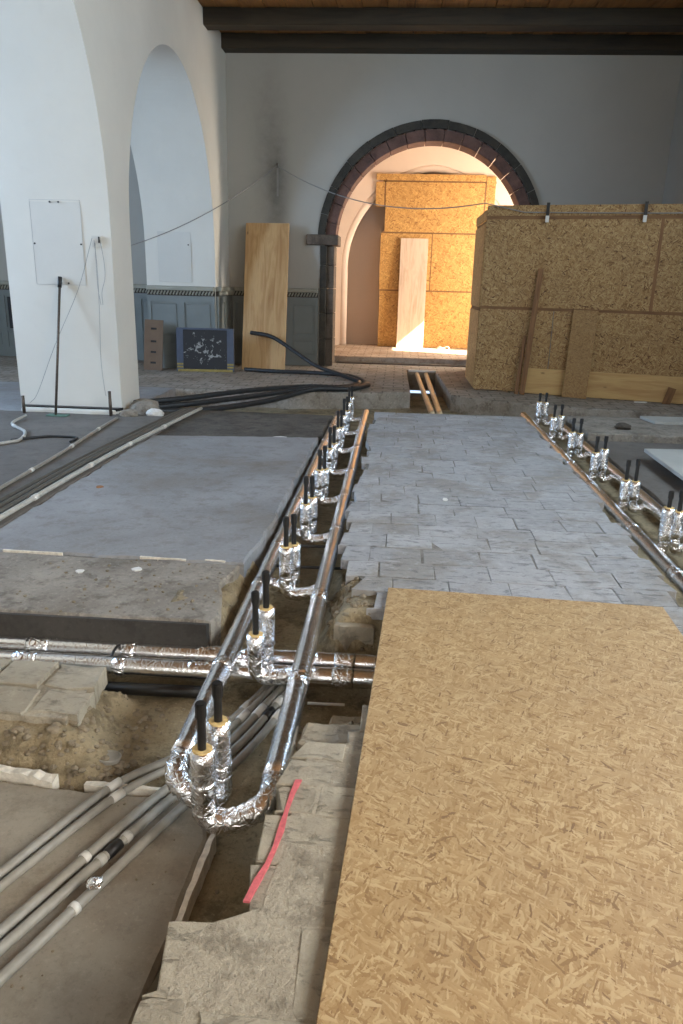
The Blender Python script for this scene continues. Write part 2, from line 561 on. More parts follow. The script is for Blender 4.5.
def ragged(pts, step=0.08, jit=0.012, closed=True, skip=()):
    """subdivide and roughen an outline (list of (x, y)); skip = segment indices kept straight"""
    out = []
    n = len(pts)
    for i in range(n if closed else n - 1):
        a, b = Vector(pts[i]), Vector(pts[(i + 1) % n])
        L = (b - a).length
        k = 1 if i in skip else max(1, int(L / step))
        for j in range(k):
            p = a.lerp(b, j / k)
            if j and i not in skip:
                d = (b - a).normalized()
                nrm = Vector((-d.y, d.x))
                p = p + nrm * random.uniform(-jit, jit) + d * random.uniform(-step * 0.3, step * 0.3)
            out.append((p.x, p.y))
    return out


def prism(bm, pts, z0, z1, chamfer=0.0, flare=0.0):
    n = len(pts)
    c = Vector((sum(p[0] for p in pts) / n, sum(p[1] for p in pts) / n))
    lo = [bm.verts.new((p[0] + random.uniform(-flare, flare), p[1] + random.uniform(-flare, flare), z0)) for p in pts]
    rings = [lo]
    if chamfer:
        rings.append([bm.verts.new((p[0], p[1], z1 - chamfer * random.uniform(0.5, 1.3))) for p in pts])
        top = []
        for i, p in enumerate(pts):
            a, b = Vector(pts[i - 1]), Vector(pts[(i + 1) % n])
            d = (b - a)
            nr = Vector((-d.y, d.x))
            nr = nr.normalized() if nr.length else Vector((0, 0))
            top.append(bm.verts.new((p[0] + nr.x * chamfer, p[1] + nr.y * chamfer, z1)))
        rings.append(top)
    else:
        rings.append([bm.verts.new((p[0], p[1], z1)) for p in pts])
    for r0, r1 in zip(rings, rings[1:]):
        for i in range(n):
            j = (i + 1) % n
            bm.faces.new((r0[i], r0[j], r1[j], r1[i]))
    top = bm.faces.new(rings[-1])
    bot = bm.faces.new(list(reversed(lo)))
    bm.normal_update()
    bmesh.ops.triangulate(bm, faces=[top, bot])


def fillet(pts, rad, seg=6):
    pts = [Vector(p) for p in pts]
    out = [pts[0]]
    for i in range(1, len(pts) - 1):
        a, b, c = pts[i - 1], pts[i], pts[i + 1]
        u, w = (a - b), (c - b)
        r = min(rad, u.length * 0.48, w.length * 0.48)
        p0, p1 = b + u.normalized() * r, b + w.normalized() * r
        for j in range(seg + 1):
            t = j / seg
            out.append(p0.lerp(b, t).lerp(b.lerp(p1, t), t))
    out.append(pts[-1])
    return out


def spline(pts, seg=8):
    pts = [Vector(p) for p in pts]
    P = [pts[0] * 2 - pts[1]] + pts + [pts[-1] * 2 - pts[-2]]
    out = []
    for i in range(1, len(P) - 2):
        p0, p1, p2, p3 = P[i - 1:i + 3]
        for j in range(seg):
            t = j / seg
            out.append(0.5 * ((2 * p1) + (p2 - p0) * t + (2 * p0 - 5 * p1 + 4 * p2 - p3) * t * t + (3 * p1 - p0 - 3 * p2 + p3) * t ** 3))
    out.append(pts[-1])
    return out


def tube(bm, pts, r, sides=12, jit=0.0, maxstep=None, caps=True, radii=None):
    pts = [Vector(p) for p in pts]
    if maxstep:
        q = [pts[0]]
        for a, b in zip(pts, pts[1:]):
            k = max(1, int((b - a).length / maxstep))
            q += [a.lerp(b, (j + 1) / k) for j in range(k)]
        pts = q
    rings = []
    up = None
    for i, p in enumerate(pts):
        d = (pts[min(i + 1, len(pts) - 1)] - pts[max(i - 1, 0)]).normalized()
        if up is None:
            up = Vector((0, 0, 1)) if abs(d.z) < 0.9 else Vector((0, 1, 0))
        sx = d.cross(up)
        if sx.length < 1e-4:
            sx = d.cross(Vector((1, 0, 0)))
        sx.normalize()
        up = sx.cross(d).normalized()
        rr = radii[i] if radii else r
        ring = []
        for s in range(sides):
            a = 2 * math.pi * s / sides
            k = rr + random.uniform(-jit, jit)
            ring.append(bm.verts.new(p + sx * math.cos(a) * k + up * math.sin(a) * k))
        rings.append(ring)
    for a, b in zip(rings, rings[1:]):
        for s in range(sides):
            t = (s + 1) % sides
            bm.faces.new((a[s], a[t], b[t], b[s]))
    if caps:
        bm.faces.new(list(reversed(rings[0])))
        bm.faces.new(rings[-1])


def btube(*a, **k):
    bm = new()
    tube(bm, *a, **k)
    return bm


def blob(bm, c, s, sub=1, jit=0.3):
    g = bmesh.ops.create_icosphere(bm, subdivisions=sub, radius=1.0)
    for v in g['verts']:
        k = 1 + random.uniform(-jit, jit)
        v.co = Vector((c[0] + v.co.x * s[0] * k, c[1] + v.co.y * s[1] * k, c[2] + v.co.z * s[2] * k))


# ================================================================== THE SHELL
Z_CEIL = 5.07
Z_LOW = -0.6


def arch_pts(c, half, spring, rise, n=72):
    return [(c - half * math.cos(math.pi * i / n), spring + rise * math.sin(math.pi * i / n)) for i in range(n + 1)]


def wall_profile(bm, prof, axis, a, b):
    """prof: outline in (u, z); extruded along the other axis from a to b"""
    mk = (lambda u, t, z: (t, u, z)) if axis == 'y' else (lambda u, t, z: (u, t, z))
    v0 = [bm.verts.new(mk(u, a, z)) for u, z in prof]
    v1 = [bm.verts.new(mk(u, b, z)) for u, z in prof]
    n = len(prof)
    f0 = bm.faces.new(v0)
    f1 = bm.faces.new(list(reversed(v1)))
    for i in range(n):
        j = (i + 1) % n
        bm.faces.new((v0[j], v0[i], v1[i], v1[j]))
    bm.normal_update()
    bmesh.ops.triangulate(bm, faces=[f0, f1])


# left arcade wall: piers and round arches (solid, 1.14 m thick)
NX0, NX1 = -4.07, -2.94
prof = [(BACK_Y, Z_LOW)]
for c, half, spring, rise in ((-4.6, 1.1, 1.9, 2.2), (-0.6, 2.2, 1.9, 2.6), (5.55, 2.3, 1.95, 2.7), (10.38, 1.95, 1.85, 2.27)):
    ap = arch_pts(c, half, spring, rise)
    prof += [(ap[0][0], Z_LOW)] + ap + [(ap[-1][0], Z_LOW)]
prof += [(FAR_Y + 0.02, Z_LOW), (FAR_Y + 0.02, Z_CEIL), (BACK_Y, Z_CEIL)]
bm = new()
wall_profile(bm, prof, 'y', NX0, NX1)
structure('wall_left', bm, M['white'], 'white plastered arcade wall with tall round arches and a square pier', 'wall')

# far wall with the doorway arch
AC, AR, ASP = 0.49, 1.77, 2.04
AY0, AY1 = FAR_Y, FAR_Y + 0.52
prof = [(LEFT_X - 0.3, Z_LOW), (AC - AR, Z_LOW)] + [(AC - AR * math.cos(math.pi * i / 32), ASP + AR * math.sin(math.pi * i / 32)) for i in range(33)] + \
       [(AC + AR, Z_LOW), (RIGHT_X + 0.3, Z_LOW), (RIGHT_X + 0.3, Z_CEIL + 0.2), (LEFT_X - 0.3, Z_CEIL + 0.2)]
bm = new()
wall_profile(bm, prof, 'x', AY0, AY1)
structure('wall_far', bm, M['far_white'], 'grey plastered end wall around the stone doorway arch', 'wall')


def wall_with_windows(bm, axis, a, b, t0, t1, z0, z1, wins):
    """plain wall made of boxes that leave the window openings free"""
    def bx(u0, u1, zz0, zz1):
        if axis == 'y':
            box(bm, t0, t1, u0, u1, zz0, zz1)
        else:
            box(bm, u0, u1, t0, t1, zz0, zz1)
    u = a
    for c, w, s, h in sorted(wins):
        bx(u, c - w / 2, z0, z1)
        bx(c - w / 2, c + w / 2, z0, s)
        bx(c - w / 2, c + w / 2, h, z1)
        u = c + w / 2
    bx(u, b, z0, z1)


bm = new(); wall_with_windows(bm, 'y', BACK_Y - 0.3, FAR_Y, LEFT_X - 0.3, LEFT_X, Z_LOW, Z_CEIL + 0.2, LEFT_WINDOWS)
structure('wall_aisle', bm, M['white'], 'outer aisle wall with tall window openings', 'wall')
bm = new(); wall_with_windows(bm, 'y', BACK_Y - 0.3, FAR_Y, RIGHT_X, RIGHT_X + 0.3, Z_LOW, Z_CEIL + 0.2, RIGHT_WINDOWS)
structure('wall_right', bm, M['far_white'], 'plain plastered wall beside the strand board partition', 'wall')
bm = new(); wall_with_windows(bm, 'x', LEFT_X, RIGHT_X, BACK_Y - 0.3, BACK_Y, Z_LOW, Z_CEIL + 0.2, BACK_WINDOWS)
structure('wall_back', bm, M['white'], 'plastered wall with two window openings', 'wall')

# unseen wall added outside only to keep direct sun off the nave windows
structure('wall_sun_block', bbox(7.2, 7.6, -12, 11.5, -0.6, 9.5), M['far_white'], 'unseen wall added outside to block the sun from the nave windows', 'wall')

# ceiling: planks over dark cross beams
bm = bbox(LEFT_X - 0.3, RIGHT_X + 0.3, BACK_Y - 0.3, FAR_Y + 0.1, Z_CEIL + 0.09, Z_CEIL + 0.25)
ceil = structure('ceiling', bm, M['beam'], 'timber ceiling of brown planks over dark cross beams', 'ceiling')
x = NX1 - 0.1
while x < RIGHT_X:
    w = random.uniform(0.30, 0.40)
    build('plank', bbox(x, x + w - 0.012, 9.5, FAR_Y - 0.02, Z_CEIL + random.uniform(0, 0.012), Z_CEIL + 0.09), M['plank'], ceil)
    x += w
build('plank', bbox(NX1, RIGHT_X, BACK_Y, 9.5, Z_CEIL, Z_CEIL + 0.09), M['plank'], ceil)
build('plank', bbox(LEFT_X, NX0, BACK_Y, FAR_Y, Z_CEIL, Z_CEIL + 0.09), M['plank'], ceil)
for i, (y0, y1, z0) in enumerate([(13.12, 13.42, 4.87), (11.98, 12.26, 4.86), (10.7, 11.0, 4.86), (9.4, 9.7, 4.86), (8.0, 8.3, 4.86), (6.6, 6.9, 4.86), (5.2, 5.5, 4.86),
                                  (3.8, 4.1, 4.86), (2.4, 2.7, 4.86), (0.8, 1.1, 4.86), (-0.8, -0.5, 4.86), (-2.4, -2.1, 4.86), (-4.0, -3.7, 4.86)]):
    build('beam', bbox(NX1 - 0.02, RIGHT_X + 0.02, y0, y1, z0, Z_CEIL + 0.01, bevel=0.012), M['beam'], ceil)

# ================================================================== GROUND, SLABS, PAVING
def sstep(a, b, v):
    t = max(0.0, min(1.0, (v - a) / (b - a)))
    return t * t * (3 - 2 * t)


def fbm(x, y, s, o=4):
    a, t, f = 1.0, 0.0, s
    for _ in range(o):
        t += a * noise.noise((x * f, y * f, 3.7))
        a *= 0.5
        f *= 2.1
    return t


def ground_z(x, y):
    z = -0.275
    n = fbm(x, y, 3.0)
    f = fbm(x + 9, y, 13.0, 3)
    z += 0.014 * n + 0.006 * f
    if x > 1.0 and y > 3.0 and y < 8.6:
        z = -0.205 + 0.004 * n
    # rubble bank under the broken corner of the brick aisle
    if -0.6 < x < 0.6 and 2.9 < y < 4.6:
        k = sstep(-0.36, -0.12, x + 0.05 * n) * sstep(2.93, 3.08, y + 0.03 * f) * (1 - sstep(3.7, 4.5, y))
        z += k * 0.245
    # earth bank at the end of the rough concrete
    if -1.0 < x < -0.55 and 2.85 < y < 3.8:
        z += (0.22 + 0.03 * n) * (1 - sstep(-0.76, -0.63, x + 0.03 * f)) * sstep(2.88, 2.98, y)
    # broken masonry block by the cross pipes
    if x < -0.7 and 1.9 < y < 2.75:
        d = min(-0.98 - x + 0.06 * n, (y - 2.06) + 0.05 * f, (2.64 - y))
        k = sstep(-0.02, 0.15, d)
        z += k * (0.125 + 0.012 * f + 0.008 * n)
    # bank beside the near paving
    if -0.36 < x < 0.4 and 1.9 < y < 2.5:
        k = sstep(-0.30, -0.10, x + 0.05 * n) * (1 - sstep(2.28, 2.42, y + 0.03 * f))
        z += k * 0.17
    if x < -0.50 and y < 2.05:
        z = -0.34
    if -0.52 < x < -0.2 and y < 2.0:
        z -= 0.02
    return z


bm = new()
gx0, gx1, gy0, gy1, st = -2.2, 2.4, 0.5, 4.9, 0.024
nx, ny = int((gx1 - gx0) / st), int((gy1 - gy0) / st)
grid = [[bm.verts.new((gx0 + i * st, gy0 + j * st, ground_z(gx0 + i * st, gy0 + j * st))) for i in range(nx + 1)] for j in range(ny + 1)]
for j in range(ny):
    for i in range(nx):
        bm.faces.new((grid[j][i], grid[j][i + 1], grid[j + 1][i + 1], grid[j + 1][i]))
ym = gy0 + ny * st
st2 = 0.10
nx2, ny2 = int(9.4 / st2), int((11.6 - ym) / st2)
grid2 = [[bm.verts.new((-4.6 + i * st2, ym - 0.01 + j * st2, ground_z(-4.6 + i * st2, ym + j * st2))) for i in range(nx2 + 1)] for j in range(ny2 + 1)]
for j in range(ny2):
    for i in range(nx2):
        bm.faces.new((grid2[j][i], grid2[j][i + 1], grid2[j + 1][i + 1], grid2[j + 1][i]))
structure('ground', bm, M['dirt'], 'bare brown earth at the bottom of the dug pipe trenches', 'earth', smooth=True)
structure('ground_base', bbox(LEFT_X - 0.3, RIGHT_X + 0.3, BACK_Y - 0.3, FAR_Y + 0.5, -0.75, -0.55), M['dirt'], 'packed earth under the whole floor', 'earth')


def slab(name, pts, z0, z1, m, label, step=0.09, jit=0.012, skip=(), chamfer=0.012):
    bm = new()
    a = sum(pts[i][0] * pts[(i + 1) % len(pts)][1] - pts[(i + 1) % len(pts)][0] * pts[i][1] for i in range(len(pts)))
    prism(bm, ragged(pts, step, jit, True, skip), z0, z1, chamfer if a > 0 else -chamfer)
    return structure(name, bm, m, label, 'floor')


# left side (counter-clockwise outlines)
slab('floor_screed', [(-2.26, 3.60), (-0.74, 3.575), (-0.70, 4.2), (-0.71, 5.6), (-0.69, 6.9), (-2.24, 6.72)], -0.4, -0.02, M['screed'],
     'smooth blue-grey screed slab beside the foil-wrapped pipes')
slab('floor_dusty_screed', [(LEFT_X, 3.62), (-2.27, 3.605), (-2.25, 6.72), (-2.24, 7.72), (LEFT_X, 7.74)], -0.4, -0.022, M['screed_dark'],
     'dusty brown-grey screed slab around the white pier', 0.2, 0.004)
slab('floor_rough_concrete', [(LEFT_X, 2.87), (-1.9, 2.885), (-0.745, 2.877), (-0.72, 2.95), (-0.80, 3.3), (-0.76, 3.56), (-2.2, 3.585), (LEFT_X, 3.60)], -0.45, -0.024, M['rough'],
     'rough pale concrete strip above the cross pipes', 0.10, 0.010)
slab('floor_rough_back', [(-2.23, 6.74), (-0.69, 6.92), (-0.66, 8.22), (-2.85, 8.30), (-2.86, 7.75), (-2.23, 7.74)], -0.4, -0.035, M['rough_dark'],
     'rough dark concrete strip between the screed and the rear trench', 0.12, 0.02)
slab('floor_aisle', [(LEFT_X, 7.76), (-2.95, 7.76), (-2.95, 9.9), (-4.0, 9.92), (LEFT_X, 9.92)], -0.4, -0.028, M['screed'],
     'grey screed floor of the side aisle behind the pier', 0.3, 0.01)
# back floor with the slot for the two pipes
slab('floor_back', [(LEFT_X, 9.94), (-3.2, 9.96), (-1.2, 10.02), (-0.5, 10.15), (0.24, 10.4), (0.22, 13.15), (0.72, 13.15), (0.80, 10.3), (1.1, 10.0), (1.6, 9.72), (2.6, 9.45), (3.5, 9.3), (RIGHT_X, 9.2),
                    (RIGHT_X, 13.95), (LEFT_X, 13.95)], -0.4, -0.05, M['back_floor'], 'old brick floor in front of the doorway arch', 0.12, 0.012, (4, 5, 6, 12, 13, 14))
# right side
slab('floor_right', [(1.97, 2.4), (RIGHT_X, 2.4), (RIGHT_X, 7.55), (1.98, 7.50)], -0.4, -0.07, M['screed_dark'],
     'grey screed floor beyond the second pipe trench', 0.12, 0.008)
slab('floor_right_strip', [(1.99, 7.56), (RIGHT_X, 7.60), (RIGHT_X, 8.72), (2.4, 8.62), (1.98, 8.55)], -0.4, -0.005, M['rough'],
     'lumpy pale masonry strip behind the second pipe row', 0.14, 0.03)
# near left slab under the conduits
slab('floor_near_screed', [(-4.5, 0.2), (-0.545, 0.2), (-0.535, 1.25), (-0.525, 1.42), (-0.52, 1.66), (-0.512, 1.85), (-0.56, 2.02), (-1.1, 2.035), (-1.35, 2.06), (-4.5, 2.06)], -0.45, -0.25, M['screed_near'],
     'brown-grey screed slab under the grey conduits', 0.06, 0.006)


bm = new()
prism(bm, [(LEFT_X, 2.845), (-0.76, 2.853), (-0.75, 2.868), (LEFT_X, 2.862)], -0.30, -0.026)  # added strip: shade of the concrete face put into its colour
structure('trim_4', bm, M['edge_shade'], 'added dark grey strip above the cross pipes, painting the shade of the concrete face', 'trim')


# ---- brick aisle: individual pavers on a mortar bed
def edge(fn_pts):
    def f(y):
        for (y0, x0), (y1, x1) in zip(fn_pts, fn_pts[1:]):
            if y0 <= y <= y1:
                return x0 + (x1 - x0) * (y - y0) / (y1 - y0)
        return fn_pts[0][1] if y < fn_pts[0][0] else fn_pts[-1][1]
    return f


aisle_l = edge([(3.05, 0.02), (3.28, -0.10), (3.5, -0.20), (3.95, -0.245), (4.77, -0.235), (5.6, -0.22), (6.77, -0.205), (8.35, -0.185)])
aisle_r = edge([(2.0, 1.42), (3.36, 1.41), (3.94, 1.40), (4.68, 1.445), (5.64, 1.46), (8.5, 1.465)])
bed = [(0.05, 3.04), (0.55, 3.04), (0.56, 2.45), (1.38, 2.45), (1.37, 3.9), (1.41, 4.7), (1.425, 5.7), (1.43, 8.42), (0.6, 8.40), (-0.16, 8.33), (-0.18, 6.8), (-0.20, 5.6), (-0.21, 4.7), (-0.21, 3.9), (-0.16, 3.5), (-0.05, 3.28)]
bm = new()
prism(bm, ragged(bed, 0.09, 0.012), -0.42, -0.0035, 0.0)
aisle = structure('floor', bm, M['mortar'], 'central aisle paved with worn grey bricks between the two pipe trenches', 'floor')


def paver(parent, x0, x1, y0, y1, z, m, tk=0.055, jit=0.0065, name='brick', edge=0):
    """worn brick: rounded irregular outline, chamfered top, slightly tilted"""
    c = Vector(((x0 + x1) / 2, (y0 + y1) / 2))
    r = 0.006
    base = [(x0 + r, y0), ((x0 + x1) / 2, y0), (x1 - r, y0), (x1, y0 + r), (x1, y1 - r), (x1 - r, y1), ((x0 + x1) / 2, y1), (x0 + r, y1), (x0, y1 - r), (x0, y0 + r)]
    pts = [Vector((p[0] + random.uniform(-jit, jit), p[1] + random.uniform(-jit, jit))) for p in base]
    if edge:                                   # broken outer side
        for i in ((0, 8, 9, 7) if edge < 0 else (2, 3, 4, 5)):
            pts[i].x += random.uniform(-0.025, 0.025)
    tx, ty = random.uniform(-0.012, 0.012), random.uniform(-0.012, 0.012)
    bm = new()
    zt = lambda p: z + (p.x - c.x) * tx + (p.y - c.y) * ty
    lo = [bm.verts.new((p.x - c.x, p.y - c.y, z - tk)) for p in pts]
    mi = [bm.verts.new((p.x - c.x, p.y - c.y, zt(p) - random.uniform(0.001, 0.004))) for p in pts]
    hi = []
    for p in pts:
        q = p + (c - p).normalized() * random.uniform(0.002, 0.006)
        hi.append(bm.verts.new((q.x - c.x, q.y - c.y, zt(q))))
    n = len(pts)
    for a, b in ((lo, mi), (mi, hi)):
        for i in range(n):
            j = (i + 1) % n
            bm.faces.new((a[i], a[j], b[j], b[i]))
    bm.faces.new(hi)
    bmesh.ops.recalc_face_normals(bm, faces=bm.faces)
    me = bpy.data.meshes.new(name)
    bm.to_mesh(me); bm.free()
    return link_mesh(name, me, m, parent, (c.x, c.y, 0))


y = 3.05
row = 0
while y < 8.33:
    h = random.uniform(0.185, 0.235)
    if y + h > 8.33:
        h = 8.36 - y
    if h < 0.1:
        break
    ymid = y + h / 2
    xl = aisle_l(ymid) + random.uniform(-0.03, 0.03)
    xr = aisle_r(ymid) + random.uniform(-0.03, 0.025)
    x = xl
    first = random.uniform(0.12, 0.30)
    while x < xr - 0.03:
        w = first if x == xl else random.uniform(0.22, 0.34)
        if xr - (x + w) < 0.11:
            w = xr - x
        g = random.choice((0.0003, 0.0006, 0.001, 0.0016, 0.003))
        # bricks lying wholly under the strand board sheet are left out
        if not (0.12 < x and x + w < 1.12 and y + h < 3.10):
            paver(aisle, x + g, x + w - g, y + g, y + h - g, random.uniform(-0.0025, 0.0025), M['paver'], edge=-1 if x == xl else (1 if x + w > xr - 0.01 else 0))
        x += w
    y += h
    row += 1
y = 2.45
while y < 3.0:                                       # strip of bricks to the right of the sheet
    h = 0.2
    x = 1.02
    while x < 1.38:
        w = random.uniform(0.17, 0.24)
        if 1.42 - (x + w) < 0.1:
            w = 1.42 - x
        paver(aisle, x + 0.003, x + w - 0.003, y + 0.003, y + h - 0.003, random.uniform(-0.004, 0.001), M['paver'])
        x += w
    y += h

# ---- near paving beside the strand board
bm = new()
prism(bm, ragged([(-0.40, 0.3), (0.7, 0.3), (0.7, 2.15), (0.0, 2.26), (-0.04, 2.06), (-0.21, 1.99), (-0.245, 1.80), (-0.235, 1.55), (-0.255, 1.37), (-0.37, 1.31), (-0.41, 1.24)], 0.05, 0.008), -0.42, -0.0045, 0.006)
near = structure('floor_near_paving', bm, M['mortar_near'], 'broken edge of beige stone paving beside the strand board sheet', 'floor')
for (x0, x1, y0, y1) in [
        (-0.455, -0.36, 0.70, 1.12), (-0.355, 0.0, 0.72, 1.095), (0.003, 0.25, 0.70, 1.08),
        (-0.45, -0.155, 1.125, 1.315), (-0.15, -0.075, 1.10, 1.315), (-0.07, 0.2, 1.09, 1.31),
        (-0.30, -0.075, 1.32, 1.50), (-0.07, 0.2, 1.315, 1.50),
        (-0.285, -0.05, 1.505, 1.685), (-0.045, 0.22, 1.505, 1.68),
        (-0.275, -0.165, 1.69, 1.80), (-0.16, 0.2, 1.685, 1.815),
        (-0.27, -0.13, 1.805, 1.93), (-0.125, 0.15, 1.82, 1.965),
        (-0.25, -0.10, 1.935, 2.03), (-0.095, 0.18, 1.97, 2.10), (-0.06, 0.2, 2.105, 2.27)]:
    paver(near, x0 + 0.0015, x1 - 0.0015, y0 + 0.0015, y1 - 0.0015, random.uniform(-0.006, -0.002), M['paver_near'], 0.12, 0.006, edge=-1 if x0 < -0.2 else 0)
# pink sprayed line over the stones
pl = [(-0.292, 1.375), (-0.278, 1.44), (-0.262, 1.50), (-0.252, 1.56), (-0.247, 1.62), (-0.243, 1.69), (-0.236, 1.77), (-0.226, 1.83)]
bm = new()
vs = []
for i, (x, y) in enumerate(pl):
    w = 0.008 * random.uniform(0.7, 1.2)
    vs.append((bm.verts.new((x - w, y, 0.0012)), bm.verts.new((x + w, y, 0.0012))))
for a, b in zip(vs, vs[1:]):
    bm.faces.new((a[0], a[1], b[1], b[0]))
g = bmesh.ops.extrude_face_region(bm, geom=bm.faces[:])
bmesh.ops.translate(bm, verts=[e for e in g['geom'] if isinstance(e, bmesh.types.BMVert)], vec=(0, 0, -0.006))
o = build('paint_line', bm, M['pink'], near)
o['label'] = 'pink sprayed marker line along the broken paving edge'

# ---- broken masonry block at the left: pavers on top
blk = structure('floor_masonry_block', bbox(-2.4, -1.12, 2.24, 2.58, -0.42, -0.120), M['mortar_near'], 'broken masonry block with old pavers below the cross pipes', 'floor')
for (x0, x1, y0, y1, z) in [(-1.30, -1.10, 2.43, 2.60, -0.112), (-1.50, -1.31, 2.42, 2.60, -0.10), (-1.75, -1.51, 2.42, 2.60, -0.105),
                            (-1.27, -1.09, 2.26, 2.42, -0.115), (-1.48, -1.28, 2.24, 2.41, -0.108), (-1.72, -1.49, 2.24, 2.41, -0.11)]:
    paver(blk, x0 + 0.003, x1 - 0.003, y0 + 0.003, y1 - 0.003, z, M['paver_near'], 0.08, 0.012)

for i, (x0, x1, y0, y1, z, lab) in enumerate([(-0.20, 0.06, 2.30, 2.44, -0.16, 'flat stone just below the cross pipes'), (-0.27, -0.03, 2.12, 2.27, -0.085, 'flat broken stone at the head of the near paving'),
                                    (-0.31, -0.26, 2.02, 2.12, -0.13, 'small broken stone beside the pink line'), (-0.22, -0.04, 3.0, 3.14, -0.07, 'broken stone at the corner of the brick aisle'), (-0.255, -0.18, 3.28, 3.55, -0.12, 'broken stone under the aisle edge')]):
    bm = new()
    prism(bm, ragged([(x0, y0 + 0.02), (x0 + 0.05, y0), (x1, y0 + 0.015), (x1 + 0.01, y1 - 0.02), (x1 - 0.04, y1), (x0 + 0.02, y1 - 0.01)], 0.04, 0.008), z - 0.12, z, 0.012)
    for v in bm.verts:
        v.co.z += random.uniform(-0.006, 0.006)
    tag(build('broken_stone', bm, M['paver_near']), lab, 'stone')

# ---- loose rubble along the broken edges (uncountable)
bm = new()
def scatter(n, fx, fy, fz, smin, smax):
    for _ in range(n):
        x, y = fx(), fy()
        s = random.uniform(smin, smax) ** 1.0
        blob(bm, (x, y, fz(x, y) + s * 0.3), (s, s * random.uniform(0.7, 1.2), s * 0.7), 1, 0.3)
U = random.uniform
scatter(150, lambda: U(-1.15, -0.85), lambda: U(2.05, 2.6), ground_z, 0.004, 0.016)
scatter(110, lambda: U(-1.5, -0.9), lambda: U(2.06, 2.2), ground_z, 0.004, 0.018)
scatter(90, lambda: U(-0.28, 0.0), lambda: U(3.0, 3.6), ground_z, 0.005, 0.02)
scatter(60, lambda: U(-0.3, -0.05), lambda: U(2.0, 2.35), ground_z, 0.004, 0.015)
scatter(120, lambda: U(-0.85, -0.25), lambda: U(1.4, 3.3), ground_z, 0.003, 0.009)
scatter(80, lambda: U(-1.8, -0.75), lambda: U(2.9, 3.55), lambda x, y: -0.024, 0.003, 0.010)
scatter(60, lambda: U(-1.2, -0.55), lambda: U(0.9, 2.0), lambda x, y: -0.25, 0.002, 0.005)
o = build('rubble', bm, M['rubble'])
tag(o, 'small crumbled mortar and stone rubble along the trench edges', 'rubble', None, 'stuff')

# ================================================================== DOORWAY ARCH STONES
arch = empty('doorway_arch', (AC, FAR_Y, -0.05), 'round doorway arch of dark and reddish stone blocks with impost', 'arch')


def ring_stones(r0, r1, y0, y1, n, m, gap, off=0.0, jr=0.0):
    for i in range(n):
        a0 = math.pi * i / n + gap
        a1 = math.pi * (i + 1) / n - gap
        bm = new()
        seg = 3
        jo = U(0, jr)
        q = []
        for s in range(seg + 1):
            a = a0 + (a1 - a0) * s / seg
            for r, yy in ((r0, y0), (r1 + jo, y0), (r1 + jo, y1), (r0, y1)):
                q.append(bm.verts.new((AC - r * math.cos(a), yy, ASP + r * math.sin(a))))
        for s in range(seg):
            b = 4 * s
            for k in range(4):
                bm.faces.new((q[b + k], q[b + (k + 1) % 4], q[b + 4 + (k + 1) % 4], q[b + 4 + k]))
        bm.faces.new(q[:4]); bm.faces.new(list(reversed(q[-4:])))
        build('voussoir', bm, m, arch)


ring_stones(1.77, 1.885, FAR_Y - 0.05, FAR_Y + 0.30, 13, M['stone_outer'], 0.0022, 0, 0.02)
ring_stones(1.59, 1.762, FAR_Y + 0.01, FAR_Y + 0.50, 17, M['stone_inner'], 0.0035)
for side in (-1, 1):
    z = -0.05
    zs = [-0.05, 0.42, 0.86, 1.28, 1.66, 1.98]
    for z0, z1 in zip(zs, zs[1:]):
        xo, xm, xi = AC + side * 1.84, AC + side * 1.73, AC + side * 1.60
        build('jamb_stone', bbox(min(xo, xm), max(xo, xm), FAR_Y - 0.05, FAR_Y + 0.3, z0 + 0.003, z1 - 0.003, bevel=0.006), M['stone_outer'], arch)
        build('jamb_stone', bbox(min(xm, xi) + 0.001, max(xm, xi) - 0.001, FAR_Y + 0.01, FAR_Y + 0.5, z0 + 0.003, z1 - 0.003, bevel=0.01), M['stone_jamb'], arch)
    xa, xb = AC + side * 2.08, AC + side * 1.53
    build('impost', bbox(min(xa, xb), max(xa, xb), FAR_Y - 0.09, FAR_Y + 0.5, 1.985, 2.155, bevel=0.012), M['stone_jamb'], arch)

# ================================================================== CHAMBER BEHIND THE ARCH
CB = 16.50          # face of the chamber's back wall
CD = 17.25          # back of its arched recess
slab('floor_chamber', [(-2.4, 14.05), (CH_X, 14.05), (CH_X, CD), (-2.4, CD)], -0.4, 0.075, M['chamber_floor'], 'sunlit worn floor of the chamber behind the arch', 0.2, 0.01)
structure('floor_threshold', bbox(-1.08, 2.06, 13.92, 14.04, -0.3, -0.02, bevel=0.01), M['stone_jamb'], 'worn stone threshold strip under the doorway arch', 'floor')
def pointed(c, half, spring, rr, n=26):
    """two arcs of radius rr meeting in a point above c"""
    amax = math.acos((rr - half) / rr)
    left = [(c - half + rr - rr * math.cos(amax * i / n), spring + rr * math.sin(amax * i / n)) for i in range(n + 1)]
    return left + [(2 * c - x, z) for x, z in reversed(left[:-1])]
GC, GH, GS, GR = 0.62, 1.84, 1.70, 2.02
ap = pointed(GC, GH, GS, GR)
prof = [(-2.4, Z_LOW), (GC - GH, Z_LOW)] + ap + [(GC + GH, Z_LOW), (CH_X, Z_LOW), (CH_X, 5.2), (-2.4, 5.2)]
bm = new(); wall_profile(bm, prof, 'x', CB, CD)
structure('wall_chamber_back', bm, M['chamber'], 'plastered chamber wall around the large pointed arch', 'wall')
structure('wall_chamber_recess', bbox(-2.4, CH_X, CD - 0.30, CD + 0.1, Z_LOW, 5.2), M['chamber_dark'], 'plain wall closing the recess of the pointed arch', 'wall')
bm = new()
tube(bm, [(GC - GH + 0.05, CB + 0.11, 0.08)] + [(GC + (x - GC) * 0.975, CB + 0.11, GS + (z - GS) * 0.975) for x, z in ap] + [(GC + GH - 0.05, CB + 0.11, 0.08)], 0.09, 10)
